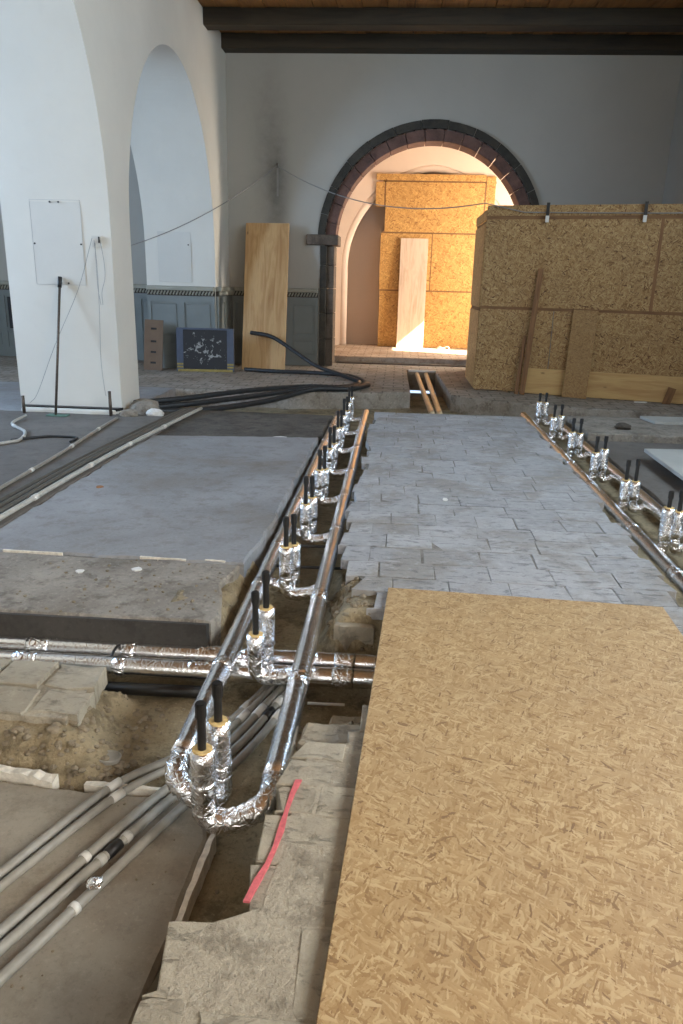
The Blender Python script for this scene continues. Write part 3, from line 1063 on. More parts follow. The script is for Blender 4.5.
structure('trim_1', bm, M['chamber'], 'rounded plaster rib framing the pointed arch', 'trim', smooth=True)
bm = new()
wall_with_windows(bm, 'y', AY1, CD + 0.1, CH_X, CH_X + 0.12, Z_LOW, 5.2, [((CH_WIN[0] + CH_WIN[1]) / 2, CH_WIN[1] - CH_WIN[0], CH_WIN[2], CH_WIN[3])])
structure('wall_chamber_right', bm, M['chamber'], 'chamber side wall with the window that lets the sun in', 'wall')
structure('wall_chamber_left', bbox(-2.6, -2.4, AY1, CD + 0.1, Z_LOW, 5.2), M['chamber'], 'plain chamber side wall left of the arch', 'wall')
structure('ceiling_chamber', bbox(-2.6, CH_X + 0.4, AY1, CD + 0.1, 4.9, 5.2), M['chamber'], 'pale vault above the chamber', 'ceiling')

# board box in the chamber
FY = 16.46
cbx = empty('board_enclosure', (0.7, FY, 0.075), 'sunlit tall box of strand board panels in the chamber behind the arch', 'partition')
def panel(par, x0, x1, z0, z1, m, y0=FY, y1=FY + 0.02, name='panel'):
    return build(name, bbox(x0, x1, y0, y1, z0, z1), m, par)
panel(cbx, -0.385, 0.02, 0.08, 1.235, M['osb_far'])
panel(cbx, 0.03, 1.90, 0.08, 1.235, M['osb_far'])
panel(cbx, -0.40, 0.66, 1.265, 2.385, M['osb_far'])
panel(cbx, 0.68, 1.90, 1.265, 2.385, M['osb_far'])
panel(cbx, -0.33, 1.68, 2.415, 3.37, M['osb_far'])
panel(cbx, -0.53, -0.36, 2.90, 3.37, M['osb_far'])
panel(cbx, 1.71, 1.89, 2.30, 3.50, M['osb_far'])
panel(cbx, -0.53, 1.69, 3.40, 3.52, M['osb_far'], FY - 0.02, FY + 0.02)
for z in (1.25, 2.40, 3.385):
    panel(cbx, -0.39, 1.90, z - 0.022, z + 0.022, M['batten'], FY + 0.004, FY + 0.05, 'batten')
for x, z0, z1 in ((0.025, 0.08, 1.235), (0.67, 1.27, 2.385), (1.695, 2.42, 3.5), (-0.345, 2.9, 3.4)):
    panel(cbx, x - 0.02, x + 0.02, z0, z1, M['batten_v'], FY + 0.004, FY + 0.05, 'batten')
build('side_panel', bbox(-0.385, -0.365, FY + 0.02, CD - 0.31, 0.08, 2.40), M['osb_return'], cbx)
build('side_panel', bbox(1.88, 1.90, FY + 0.02, CD - 0.31, 0.08, 2.40), M['osb_return'], cbx)


def leaning_board(name, x0, x1, yb, yt, zb, length, th, m, label, cat, dx=0.0, group=None):
    """a board standing at (yb, zb) that leans back to yt; local origin at its foot"""
    e = bpy.data.objects.new(name, None)
    bm = new()
    h = math.sqrt(max(0.01, length ** 2 - (yt - yb) ** 2))
    ang = math.atan2(yt - yb, h)
    w = x1 - x0
    box(bm, -w / 2, w / 2, 0, th, 0, length, bevel=min(0.004, th * 0.2))
    bmesh.ops.recalc_face_normals(bm, faces=bm.faces)
    me = bpy.data.meshes.new(name)
    bm.to_mesh(me); bm.free()
    o = link_mesh(name, me, m, None, ((x0 + x1) / 2, yb, zb + 0.0))
    o.rotation_euler = (-ang, math.atan2(dx, length), 0)
    bpy.data.objects.remove(e)
    return tag(o, label, cat, group)


leaning_board('pale_plank', 0.02, 0.59, 16.24, 16.40, 0.078, 2.22, 0.03, M['pale_board'], 'pale plank leaning on the sunlit board box, lit at its foot', 'board', 0.0)
# small ring of cable on the sunlit floor
bm = new()
pts = [(1.02 + 0.12 * math.cos(a), 16.10 + 0.10 * math.sin(a), 0.10 + 0.03 * math.sin(2 * a)) for a in [2 * math.pi * i / 24 for i in range(25)]]
tube(bm, pts, 0.012, 6)
tag(build('cable_ring', bm, M['plastic_white'], None, smooth=True), 'small white cable loop on the sunlit chamber floor', 'cable')

# ================================================================== WAINSCOT
wz0, wz1 = -0.05, 1.12
ws = empty('wainscot', (-3.0, 12.42, -0.05), 'grey-green painted panelling with a rope-pattern cornice around the arch foot', 'panelling')
def wains(axis, u0, u1, t):
    """axis x: plate in plane y=t ; axis y: plate in plane x=t (facing +x)"""
    def pl(name, a, b, z0, z1, d0, d1, m, bev=0.0):
        if axis == 'x':
            build(name, bbox(a, b, t - d1, t - d0, z0, z1, bevel=bev), m, ws)
        else:
            build(name, bbox(t + d0, t + d1, a, b, z0, z1, bevel=bev), m, ws)
    pl('back_board', u0, u1, wz0, wz1, 0.0, 0.02, M['wainscot'])
    pl('base_rail', u0, u1, wz0, 0.12, 0.02, 0.045, M['wainscot'])
    pl('top_rail', u0, u1, 1.02, wz1, 0.02, 0.04, M['wainscot'])
    n = max(1, round((u1 - u0) / 0.5))
    w = (u1 - u0) / n
    for i in range(n + 1):
        c = u0 + i * w
        pl('stile', max(u0, c - 0.05), min(u1, c + 0.05), 0.12, 1.02, 0.02, 0.04, M['wainscot'])
    pl('mid_rail', u0, u1, 0.40, 0.47, 0.02, 0.038, M['wainscot'])
    for i in range(n):
        a, b = u0 + i * w + 0.08, u0 + (i + 1) * w - 0.08
        if b - a > 0.05:
            pl('panel', a, b, 0.50, 0.99, 0.02, 0.032, M['wainscot'], 0.008)
            pl('panel', a, b, 0.15, 0.37, 0.02, 0.032, M['wainscot'], 0.008)
    pl('cornice', u0, u1, 1.20, 1.27, 0.0, 0.10, M['wainscot_trim'], 0.01)
    pl('cornice_bed', u0, u1, wz1, 1.20, 0.0, 0.045, M['rope_dark'])
    bm = new()
    k = int((u1 - u0) / 0.052)
    for i in range(k):
        a = u0 + (i + 0.5) * (u1 - u0) / k
        for s in range(1):
            if axis == 'x':
                p0, p1 = (a - 0.016, t - 0.06, 1.135), (a + 0.016, t - 0.06, 1.195)
            else:
                p0, p1 = (t + 0.06, a - 0.016, 1.135), (t + 0.06, a + 0.016, 1.195)
            tube(bm, [p0, p1], 0.0135, 6)
    build('rope_moulding', bm, M['wainscot_trim'], ws)
wains('x', -4.06, -2.95, 12.33)
wains('y', 12.33, 13.40, -2.94)
wains('x', -2.89, -1.38, FAR_Y)
wains('x', LEFT_X, -4.08, FAR_Y)
structure('opening_plate_1', bbox(-6.98, -6.66, FAR_Y - 0.06, FAR_Y - 0.03, 0.45, 1.0), M['black'], 'black plate in place of a small dark opening in the panelling of the aisle', 'opening')  # solid black plate, the opening's darkness is put into its colour

# ================================================================== STRAND BOARD SHEET ON THE FLOOR
A = Vector((0.018, 3.248)); dirv = Vector((-0.052, -0.9986)); side = Vector((0.9986, -0.052))
bm = new()
box(bm, 0, 1.25, -2.5, 0, 0.006, 0.024, bevel=0.002)
bmesh.ops.recalc_face_normals(bm, faces=bm.faces)
me = bpy.data.meshes.new('strand_board_sheet'); bm.to_mesh(me); bm.free()
o = link_mesh('strand_board_sheet', me, M['osb_floor'], None, (A.x, A.y, 0))
o.rotation_euler = (0, 0, math.atan2(side.y, side.x))
tag(o, 'large flat strand board sheet lying on the brick aisle in front', 'board')

# ================================================================== HEATING PIPES
ZP = -0.085          # axis height of the long pipes
RP = 0.041
RISER_Y = [1.83 + 0.84 * i for i in range(9)]


def foil_pipe(name, xp, ys, y_end, side, rx, ry_off, label, start_bend, tops, near_open, ZP=ZP):
    """one long run with a riser at every station; side=+1 when the branch leaves to +x"""
    e = empty(name, (xp, ys[0], ZP - RP), label, 'heating pipe')
    first = ys[0] + ry_off
    ystart = first + 0.13 if start_bend else near_open
    build('pipe_run', btube([(xp, ystart, ZP), (xp, y_end, ZP)], RP, 18, 0.0009, 0.05), M['foil'], e, smooth=True)
    # taped joints along the run
    yy = ystart + 0.55
    while yy < y_end - 0.3:
        L = U(0.05, 0.11)
        build('tape_band', btube([(xp, yy, ZP), (xp, yy + L, ZP)], RP + 0.0022, 18, 0.0014, 0.016), M['foil_crinkle'], e, smooth=True)
        yy += U(0.55, 1.05)
    for k, yk in enumerate(ys):
        y = yk + ry_off
        zt, zs = tops[k % len(tops)]
        rr = 0.036
        zb = ZP - 0.055
        if k == 0 and start_bend:
            path = [(rx, y, 0.0), (rx, y, zb), (rx + (xp - rx) * 0.55, y, zb + 0.004), (xp, y + 0.03, ZP), (xp, y + 0.19, ZP)]
            pts = fillet(path, 0.075, 9)
            n = len(pts)
            build('elbow', btube(pts, 0.037, 16, 0.0030, 0.014), M['foil_crinkle'], e, smooth=True)
        else:
            path = [(rx, y, 0.0), (rx, y, zb), (rx + (xp - rx) * 0.6, y, zb + 0.006), (xp, y, ZP - 0.012)]
            pts = fillet(path, 0.06, 8)
            build('elbow', btube(pts, 0.0325, 14, 0.0026, 0.016), M['foil_crinkle'], e, smooth=True)
        rs = build('riser', btube([(rx, y, -0.035), (rx, y, zt)], rr, 16, 0.0011, 0.03), M['foil_riser'], e, smooth=True)
        build('insulation_ring', btube([(rx, y, zt - 0.004), (rx, y, zt + 0.004)], rr - 0.007, 14, 0.002), M['foam'], rs)
        bm = new()
        tube(bm, [(rx, y, zt), (rx, y, zs - 0.045)], 0.0128, 12)
        tube(bm, [(rx, y, zs - 0.046), (rx, y, zs - 0.004)], 0.0165, 12)
        tube(bm, [(rx, y, zs - 0.004), (rx, y, zs)], 0.0135, 12)
        build('stub', bm, M['black'], rs, smooth=False)
    return e


T1 = [(0.103, 0.258), (0.05, 0.235), (0.118, 0.275), (0.092, 0.268), (0.10, 0.25), (0.075, 0.255), (0.09, 0.25), (0.06, 0.24), (0.07, 0.25)]
T2 = [(0.140, 0.272), (0.125, 0.285), (0.10, 0.262), (0.11, 0.25), (0.085, 0.26), (0.10, 0.25), (0.08, 0.245), (0.10, 0.25), (0.12, 0.25)]
foil_pipe('heating_pipe', -0.315, RISER_Y, 8.80, -1, -0.503, -0.03, 'long foil-wrapped heating pipe hugging the brick aisle edge, with nine risers', True, T1, None)
foil_pipe('heating_pipe', -0.632, RISER_Y, 8.62, 1, -0.476, 0.06, 'long foil-wrapped heating pipe hugging the blue-grey screed slab, with nine risers', True, T2, None)
RY = [4.35 + 0.84 * i for i in range(6)]
T3 = [(0.16, 0.27), (0.165, 0.27), (0.115, 0.262), (0.125, 0.26), (0.13, 0.26), (0.12, 0.25), (0.15, 0.25)]
T4 = [(0.12, 0.255), (0.13, 0.265), (0.095, 0.258), (0.145, 0.255), (0.11, 0.25), (0.13, 0.25), (0.14, 0.25)]
foil_pipe('heating_pipe', 1.540, [3.51] + RY, 8.80, 1, 1.662, -0.02, 'foil-wrapped heating pipe of the second row, nearer the brick aisle', False, T3, 2.6, -0.05)
foil_pipe('heating_pipe', 1.855, [3.51] + RY, 8.75, -1, 1.744, 0.03, 'foil-wrapped heating pipe of the second row, against the grey screed floor', False, T4, 2.6, -0.055)

# cross pipes beneath
for yv, zc, lab in ((2.835, -0.165, 'foil-wrapped cross pipe nearer the concrete edge, under the long pipes'), (2.715, -0.170, 'foil-wrapped cross pipe nearer the broken masonry, under the long pipes')):
    e = empty('cross_pipe', (-1.2, yv, zc - RP), lab, 'heating pipe')
    build('pipe_run', btube([(-3.4, yv - 0.02, zc), (-0.9, yv, zc), (0.5, yv + 0.015, zc)], RP, 18, 0.0012, 0.04), M['foil'], e, smooth=True)
    for xx, L in ((-1.55, 0.10), (-1.12, 0.05), (-0.80, 0.14), (-0.20, 0.09), (-1.95, 0.12)):
        build('tape_band', btube([(xx, yv - (0.005 if xx < -0.9 else -0.006), zc), (xx + L, yv - (0.004 if xx < -0.9 else -0.006), zc)], RP + 0.0025, 18, 0.0018, 0.016), M['foil_crinkle'], e, smooth=True)
tag(build('black_tube', btube([(-1.14, 2.64, -0.232), (-0.66, 2.652, -0.232)], 0.026, 14), M['black'], None, smooth=True), 'thin black tube lying under the cross pipes', 'pipe')  # black tube along the dark band below the nearer cross pipe
bm = new()
tube(bm, [(-1.135 + 0.0, 2.79 + 0.075 * math.cos(a) - 0.015, -0.17 + 0.05 * math.sin(a)) for a in [math.pi * 2 * i / 16 for i in range(17)]], 0.007, 6)
tag(build('pipe_clamp', bm, M['black'], None, smooth=True), 'black strap clamp around both cross pipes', 'clamp')
# thin spacer rods across the left trench
for i, (y, z) in enumerate(((3.86, -0.14), (4.18, -0.13))):
    tag(build('spacer_rod', btube([(-0.66, y, z), (-0.24, y + 0.01, z)], 0.009, 8), M['wire_dark'], None, smooth=True),
        ['thin dark rod across the pipe trench, nearer of the two', 'thin dark rod across the pipe trench, farther of the two'][i], 'rod')

# two pipes in the slot towards the doorway
for (xa, xb, lab) in ((0.40, 0.49, 'insulated pipe in the floor slot to the doorway, on the side of the black hoses'), (0.555, 0.585, 'insulated pipe in the floor slot to the doorway, on the partition side')):
    tag(build('slot_pipe', btube([(xa, 13.1, -0.11), (xa + (xb - xa) * 0.3, 11.5, -0.11), (xb, 9.1, -0.13)], 0.036, 12, 0.0012, 0.10), M['slot_pipe'], None, smooth=True), lab, 'heating pipe')
tag(build('slot_cover', bbox(0.25, 0.72, 13.0, 13.06, -0.06, -0.03), M['plastic_white']), 'thin white strip across the end of the floor slot', 'strip')

# ================================================================== CONDUITS ON THE NEAR SLAB
ZC = -0.232
def conduit(name, pts, r, m, label, bands=(), group=None, cat='conduit', mband='plastic_white'):
    sp = spline(pts, 8)
    e = empty(name, tuple(sp[0]), label, cat, group)
    build('tube', btube(sp, r, 10), m, e, smooth=True)
    # bands: (fraction along, length, material)
    L = [0.0]
    for a, b in zip(sp, sp[1:]):
        L.append(L[-1] + (b - a).length)
    def at(s):
        for i in range(len(sp) - 1):
            if L[i] <= s <= L[i + 1]:
                return sp[i].lerp(sp[i + 1], (s - L[i]) / max(1e-6, L[i + 1] - L[i]))
        return sp[-1]
    for fr, ln, mm in bands:
        s = fr * L[-1]
        build('coupling', btube([at(s - ln / 2), at(s), at(s + ln / 2)], r + 0.003, 12), M[mm], e, smooth=True)
    return e


def with_tail(pts, back=0.6):
    d = (pts[0] - pts[1]).normalized()
    return [pts[0] + d * back] + pts


c1 = with_tail([Vector(p) for p in ((-1.054, 1.634, ZC), (-0.883, 2.026, ZC), (-0.716, 2.215, ZC), (-0.60, 2.40, ZC), (-0.505, 2.62, ZC + 0.005), (-0.40, 2.95, ZC + 0.01))])
conduit('conduit', c1, 0.0145, M['conduit'], 'grey conduit on the near slab, uppermost of the five', [(0.50, 0.05, 'plastic_white'), (0.725, 0.05, 'plastic_white'), (0.80, 0.05, 'conduit_light')])
c2 = with_tail([Vector(p) for p in ((-1.030, 1.590, ZC), (-0.850, 1.985, ZC), (-0.685, 2.19, ZC), (-0.575, 2.38, ZC), (-0.48, 2.62, ZC + 0.005), (-0.37, 2.95, ZC + 0.01))])
conduit('conduit', c2, 0.0135, M['conduit'], 'grey conduit on the near slab, second from the masonry block', [(0.49, 0.045, 'plastic_white'), (0.77, 0.06, 'plastic_white')])
c3 = with_tail([Vector(p) for p in ((-0.954, 1.445, ZC), (-0.735, 1.960, ZC), (-0.62, 2.17, ZC), (-0.53, 2.36, ZC), (-0.44, 2.62, ZC + 0.005), (-0.33, 2.95, ZC + 0.01))])
conduit('conduit', c3, 0.0155, M['conduit'], 'grey conduit on the near slab with a white coupling, middle of the five', [(0.40, 0.02, 'plastic_white'), (0.80, 0.07, 'plastic_white')])
c4 = with_tail([Vector(p) for p in ((-0.928, 1.396, ZC), (-0.685, 1.955, ZC), (-0.575, 2.16, ZC), (-0.49, 2.35, ZC), (-0.40, 2.62, ZC + 0.005), (-0.29, 2.95, ZC + 0.01))])
conduit('conduit', c4, 0.0150, M['conduit'], 'grey conduit on the near slab with a black taped sleeve', [(0.435, 0.055, 'black'), (0.413, 0.022, 'conduit_light'), (0.46, 0.022, 'conduit_light'), (0.80, 0.06, 'black'), (0.84, 0.05, 'plastic_white')])
c5 = with_tail([Vector(p) for p in ((-0.885, 1.315, ZC), (-0.635, 1.925, ZC), (-0.525, 2.14, ZC), (-0.445, 2.34, ZC), (-0.36, 2.62, ZC + 0.005), (-0.25, 2.95, ZC + 0.01))])
conduit('conduit', c5, 0.0150, M['conduit'], 'grey conduit on the near slab, lowest of the five', [(0.355, 0.018, 'plastic_white'), (0.80, 0.06, 'plastic_white'), (0.85, 0.03, 'black')])

# white edge strips of the near slab
def strip(name, pts, w, z0, z1, label, jit=0.003):
    bm = new()
    L_, R_ = [], []
    for i, p in enumerate(pts):
        a, b = Vector(pts[max(i - 1, 0)]), Vector(pts[min(i + 1, len(pts) - 1)])
        d = (b - a).normalized()
        nr = Vector((-d.y, d.x)) * w / 2
        L_.append(Vector(p) + nr * U(0.7, 1.2)); R_.append(Vector(p) - nr * U(0.7, 1.2))
    prism(bm, [tuple(v) for v in R_] + [tuple(v) for v in reversed(L_)], z0, z1 + 0.0)
    for v in bm.verts:
        v.co.z += U(-jit, jit)
    return tag(build(name, bm, M['styro']), label, 'strip')
def dense(pts, n):
    out = []
    for a, b in zip(pts, pts[1:]):
        out += [tuple(Vector(a).lerp(Vector(b), i / n)) for i in range(n)]
    return out + [pts[-1]]
strip('edge_strip', dense([(-0.494, 1.855), (-0.502, 1.70), (-0.506, 1.56), (-0.510, 1.475)], 4), 0.018, -0.32, -0.236, 'white insulation edge strip beside the dirt trench')
strip('edge_strip', dense([(-0.526, 1.24), (-0.524, 1.14), (-0.528, 1.0)], 4), 0.016, -0.30, -0.24, 'short white edge strip at the bottom beside the paving')
strip('edge_strip', dense([(-1.42, 2.085), (-1.2, 2.07), (-1.08, 2.045)], 5), 0.035, -0.32, -0.225, 'crumbling white mortar strip below the masonry block', 0.008)
strip('edge_strip', dense([(-0.98, 2.05), (-0.82, 2.045), (-0.66, 2.05)], 5), 0.022, -0.32, -0.238, 'thin white mortar strip crossed by the conduits', 0.005)
# brown shard in the gap
bm = new()
prism(bm, [(-0.535, 1.255), (-0.495, 1.245), (-0.482, 1.36), (-0.497, 1.43), (-0.520, 1.34)], -0.262, -0.235)
tag(build('broken_shard', bm, M['shard']), 'dark brown broken shard in the gap beside the paving', 'shard')
# crumpled foil scrap between the conduits
bm = new(); blob(bm, (-0.765, 1.60, -0.205), (0.022, 0.02, 0.014), 2, 0.35)
tag(build('foil_scrap', bm, M['foil_crinkle']), 'crumpled foil scrap lying across the conduits', 'scrap')
bm = new()
tube(bm, [(-0.952 + 0.042 * math.cos(a), 2.193 + 0.032 * math.sin(a), ground_z(-0.952, 2.193) + 0.012) for a in [math.pi * 2 * i / 20 for i in range(21)]], 0.004, 6)
prism(bm, [(-0.952 + 0.040 * math.cos(a), 2.193 + 0.030 * math.sin(a)) for a in [math.pi * 2 * i / 20 for i in range(20)]], ground_z(-0.952, 2.193) - 0.004, ground_z(-0.952, 2.193) + 0.010)
tag(build('cover_disc', bm, M['conduit']), 'small oval grey cap lying on the earth below the masonry block', 'cap')
# thin white rod by the cross pipes
tag(build('white_rod', btube([(-0.29, 2.62, -0.235), (-0.14, 2.625, -0.235)], 0.006, 8), M['plastic_white'], None, smooth=True), 'thin white rod lying below the cross pipes', 'rod')

# ================================================================== CABLES ON THE LEFT SCREED
zs = -0.02
conduit('conduit', [(-2.31, 2.95, zs + 0.014), (-2.325, 4.1, zs + 0.014), (-2.31, 5.6, zs + 0.014), (-2.24, 7.0, zs + 0.014), (-2.16, 8.22, zs + 0.012)], 0.018, M['conduit_light'],
        'long pale conduit at the edge of the dusty screed', [(0.30, 0.06, 'plastic_white'), (0.47, 0.06, 'plastic_white'), (0.62, 0.06, 'plastic_white'), (0.78, 0.06, 'plastic_white')])
for i, (dx, lab) in enumerate(((0.065, 'dark cable on the screed right beside the pale conduit'), (0.125, 'dark cable on the screed, second from the pale conduit'), (0.19, 'dark cable on the screed, third from the pale conduit'))):
    w = 0.015 * (i - 1)
    conduit('floor_cable', [(-2.31 - dx, 2.95, zs + 0.012), (-2.325 - dx, 4.1, zs + 0.012), (-2.315 - dx + w, 5.6, zs + 0.012), (-2.25 - dx * 0.9, 7.0, zs + 0.012), (-2.19 - dx * 0.7, 8.2, zs + 0.010)], 0.016, M['conduit_dark'], lab, cat='cable')
conduit('conduit', [(-2.60, 3.6, zs + 0.012), (-2.658, 4.7, zs + 0.012), (-2.715, 5.78, zs + 0.012), (-2.80, 6.75, zs + 0.012), (-2.85, 7.45, zs + 0.012)], 0.014, M['conduit'],
        'curving conduit with white couplings running to the pier', [(0.20, 0.05, 'plastic_white'), (0.42, 0.05, 'plastic_white'), (0.64, 0.05, 'plastic_white'), (0.84, 0.05, 'plastic_white')])
conduit('conduit', [(-3.85, 5.2, zs + 0.012), (-3.37, 6.06, zs + 0.012), (-3.29, 6.25, zs + 0.012), (-3.42, 6.6, zs + 0.012), (-3.72, 6.95, zs + 0.012), (-3.75, 7.3, zs + 0.03)], 0.014, M['conduit_light'],
        'bent pale conduit with couplings near the pier foot', [(0.36, 0.05, 'plastic_white'), (0.55, 0.05, 'plastic_white'), (0.80, 0.06, 'plastic_white')])
conduit('floor_cable', [(-3.36, 6.22, zs + 0.010), (-3.15, 6.42, zs + 0.010), (-2.95, 6.45, zs + 0.010), (-2.84, 6.42, zs + 0.010), (-2.83, 6.25, zs + 0.010)], 0.011, M['rubber'], 'short black cable end lying on the dusty screed', cat='cable')

# white chips and litter on the slabs
def chip(x, y, z, sx, sy, m, label, cat='chip', sz=0.006):
    bm = new()
    prism(bm, [(x + sx * U(0.7, 1.1) * math.cos(a), y + sy * U(0.7, 1.1) * math.sin(a)) for a in [math.pi * 2 * i / 8 for i in range(8)]], z, z + sz)
    return tag(build('plaster_chip', bm, M[m]), label, cat, None)
chip(-1.53, 3.361, -0.024, 0.022, 0.025, 'chip_white', 'white plaster chip on the rough concrete strip, nearer the frame edge')
chip(-1.26, 3.424, -0.024, 0.028, 0.025, 'chip_white', 'white plaster chip on the rough concrete strip, nearer the pipes')
chip(0.385, 4.862, 0.002, 0.02, 0.05, 'chip_white', 'white paper scrap on the brick aisle', 'scrap', 0.004)
chip(-1.70, 6.72, -0.03, 0.10, 0.04, 'chip_white', 'pale flat plaster scrap at the far edge of the screed slab')
chip(-1.05, 6.86, -0.03, 0.08, 0.05, 'chip_white', 'pale broken plaster scrap near the black stubs')
chip(-2.03, 4.889, -0.02, 0.03, 0.03, 'chip_brown', 'small brown crumb beside the pale conduit', 'crumb')
# broken white mortar line between screed and rough concrete
for x0, x1, lab in ((-2.05, -1.72, 'white mortar fillet in the screed joint nearest the frame edge'), (-1.30, -1.05, 'white mortar fillet in the middle of the screed joint'), (-0.95, -0.84, 'short white mortar fillet near the pipes')):
    strip('joint_filler', dense([(x0, 3.595), (x1, 3.585)], 5), 0.012, -0.05, -0.016, lab, 0.002)

# ================================================================== PIER: plate, rod, wires, footing
PF = 7.85            # front face of the pier
wp = empty('wall_plate', (-3.5, PF, 1.30), 'pale rectangular cover plate screwed to the white pier', 'plate')
build('plate', bbox(-3.765, -3.24, PF - 0.004, PF + 0.003, 1.30, 2.12, bevel=0.002), M['panel_paint'], wp)
for (x, z) in ((-3.55, 2.10), (-3.46, 2.10), (-3.745, 1.70), (-3.255, 1.70), (-3.50, 1.315), (-3.42, 1.315)):
    build('screw', btube([(x, PF - 0.008, z), (x, PF - 0.014, z)], 0.010, 8), M['wire_dark'], wp)
for (a, b) in (((-3.765, 1.30), (-3.24, 1.30)), ((-3.765, 2.12), (-3.24, 2.12)), ((-3.765, 1.30), (-3.765, 2.12)), ((-3.24, 1.30), (-3.24, 2.12))):
    build('edge_bead', btube([(a[0], PF - 0.004, a[1]), (b[0], PF - 0.004, b[1])], 0.002, 6), M['pencil'], wp)
rod = empty('leaning_rod', (-3.53, 7.50, -0.02), 'thin dark steel rod leaning against the white pier', 'rod')
p0 = Vector((-3.53, 7.50, -0.02)); p1 = Vector((-3.50, 7.82, 1.37))
ORG[rod.name] = p0; rod.location = p0
build('shaft', btube([p0, p1], 0.014, 8), M['steel'], rod, smooth=True)
build('tip', btube([p1 - (p1 - p0) * 0.07, p1 + (p1 - p0) * 0.005], 0.022, 8), M['black'], rod, smooth=True)
build('foot_plate', bbox(-3.62, -3.40, 7.46, 7.56, -0.022, -0.008, bevel=0.003), M['stub_green'], rod)
for i, (x, y, h, lab) in enumerate(((-3.93, 7.62, 0.16, 'short steel peg at the outer corner of the pier foot'), (-2.98, 7.62, 0.24, 'short steel peg at the aisle corner of the pier foot'))):
    tag(build('steel_peg', btube([(x, y, -0.022), (x, y, h)], 0.018, 8), M['steel'], None, smooth=True), lab, 'peg')
bm = new()
prism(bm, ragged([(-4.0, 7.70), (-3.02, 7.68), (-2.95, 7.84), (-4.05, 7.84)], 0.1, 0.012), -0.1, 0.015, 0.01)
structure('trim_2', bm, M['white'], 'ragged white plaster footing under the pier', 'trim')
bm = new(); prism(bm, ragged([(-4.02, 7.78), (-2.97, 7.77), (-2.93, 7.86), (-4.03, 7.86)], 0.1, 0.006), 0.0, 0.03)  # solid black bar, the gap's shade is put into its colour
structure('trim_3', bm, M['black'], 'black bar in place of the shaded gap under the plaster of the pier', 'trim')
# broken stones at the corner of the pier
for i, (x, y, sx, sy, sz, lab) in enumerate(((-2.72, 7.95, 0.16, 0.14, 0.10, 'broken stone block at the corner of the pier'), (-2.56, 7.80, 0.10, 0.07, 0.05, 'small white broken stone beside the pier'), (-2.80, 7.66, 0.11, 0.06, 0.06, 'pale stone in front of the pier corner'))):
    bm = new(); blob(bm, (x, y, -0.035 + sz * 0.55), (sx, sy, sz), 2, 0.16)
    tag(build('broken_stone', bm, M['rough'] if i != 1 else M['chip_white']), lab, 'stone')
# thin wires hanging from a junction on the pier
def wire(px, label, m='wire', r=0.0026):
    tag(build('hanging_wire', btube(spline(px, 5), r, 5), M[m], None, smooth=True), label, 'wire')
wire([(-3.132, 7.830, 1.764), (-3.318, 7.820, 1.251), (-3.603, 7.790, 0.685), (-3.810, 7.730, 0.188), (-3.871, 7.650, 0.080)], 'straight thin wire slanting from the pier junction to the outer peg')
wire([(-3.113, 7.830, 1.745), (-3.096, 7.820, 1.503), (-3.101, 7.820, 1.156), (-3.113, 7.820, 0.852), (-3.121, 7.810, 0.541), (-3.084, 7.750, 0.285), (-3.051, 7.700, 0.176)], 'long thin wire hanging from the pier junction to the floor')
wire([(-3.050, 7.830, 1.746), (-3.020, 7.820, 1.534), (-3.021, 7.820, 1.377), (-3.063, 7.820, 1.237), (-3.062, 7.820, 1.107)], 'short looping wire hanging beside the pier edge')
wire([(-3.105, 7.830, 1.716), (-3.104, 7.820, 1.532), (-3.103, 7.820, 1.276), (-3.083, 7.820, 1.107)], 'short loose wire hanging straight from the pier junction')
jb = empty('junction_plate', (-3.091, 7.850, 1.727), 'small open cable junction on the white pier', 'junction')
q = Vector((-3.091, 7.850, 1.727))
build('plate', bbox(q.x - 0.05, q.x + 0.05, PF - 0.012, PF, q.z - 0.05, q.z + 0.06), M['panel_paint'], jb)
build('contact', bbox(q.x + 0.025, q.x + 0.035, PF - 0.03, PF - 0.012, q.z - 0.01, q.z + 0.05), M['black'], jb)
# outline of a second plate on the far reveal
wp2 = empty('wall_plate', (-3.6, 12.33, 1.33), 'faint rectangular cover plate on the arch reveal above the panelling', 'plate')
build('plate', bbox(-3.86, -3.32, 12.318, 12.33, 1.33, 2.21, bevel=0.002), M['panel_paint'], wp2)
for x, z in ((-3.80, 2.19), (-3.38, 2.19), (-3.36, 1.9)):
    build('screw', btube([(x, 12.318, z), (x, 12.31, z)], 0.012, 8), M['wire_dark'], wp2)

# ================================================================== THINGS BY THE FAR WALL
pb = leaning_board('plywood_board', -2.56, -1.83, 12.45, 13.10, -0.048, 2.44, 0.03, M['ply'], 'tall pine plywood board leaning on the end wall behind the hoses', 'board', -0.02)
dp = empty('framed_panel', (-3.05, 11.95, -0.05), 'black panel with chipped white paint between blue-grey rails', 'panel')
dp.rotation_euler = (-0.10, 0, 0.10)
def dpp(name, x0, x1, y0, y1, z0, z1, m, bev=0.004):
    build(name, bbox(x0, x1, y0, y1, z0, z1, bevel=bev), m, dp, local=True)
dpp('board', -0.35, 0.35, 0.01, 0.03, 0.04, 0.66, M['chipped'], 0.0)
dpp('side_rail', -0.46, -0.35, 0.0, 0.06, 0.0, 0.69, M['blue_rail'])
dpp('side_rail', 0.35, 0.46, 0.0, 0.06, 0.0, 0.69, M['blue_rail'])
dpp('top_rail', -0.35, 0.35, 0.0, 0.06, 0.66, 0.69, M['blue_rail'])
dpp('bottom_rail', -0.44, 0.44, -0.012, 0.06, 0.0, 0.04, M['yellow_rail'])
for x in (-0.405, 0.405):
    for z in (0.075, 0.12):
        dpp('rail_band', x - 0.05, x + 0.05, -0.006, 0.0, z - 0.014, z + 0.014, M['yellow_rail'], 0.0)
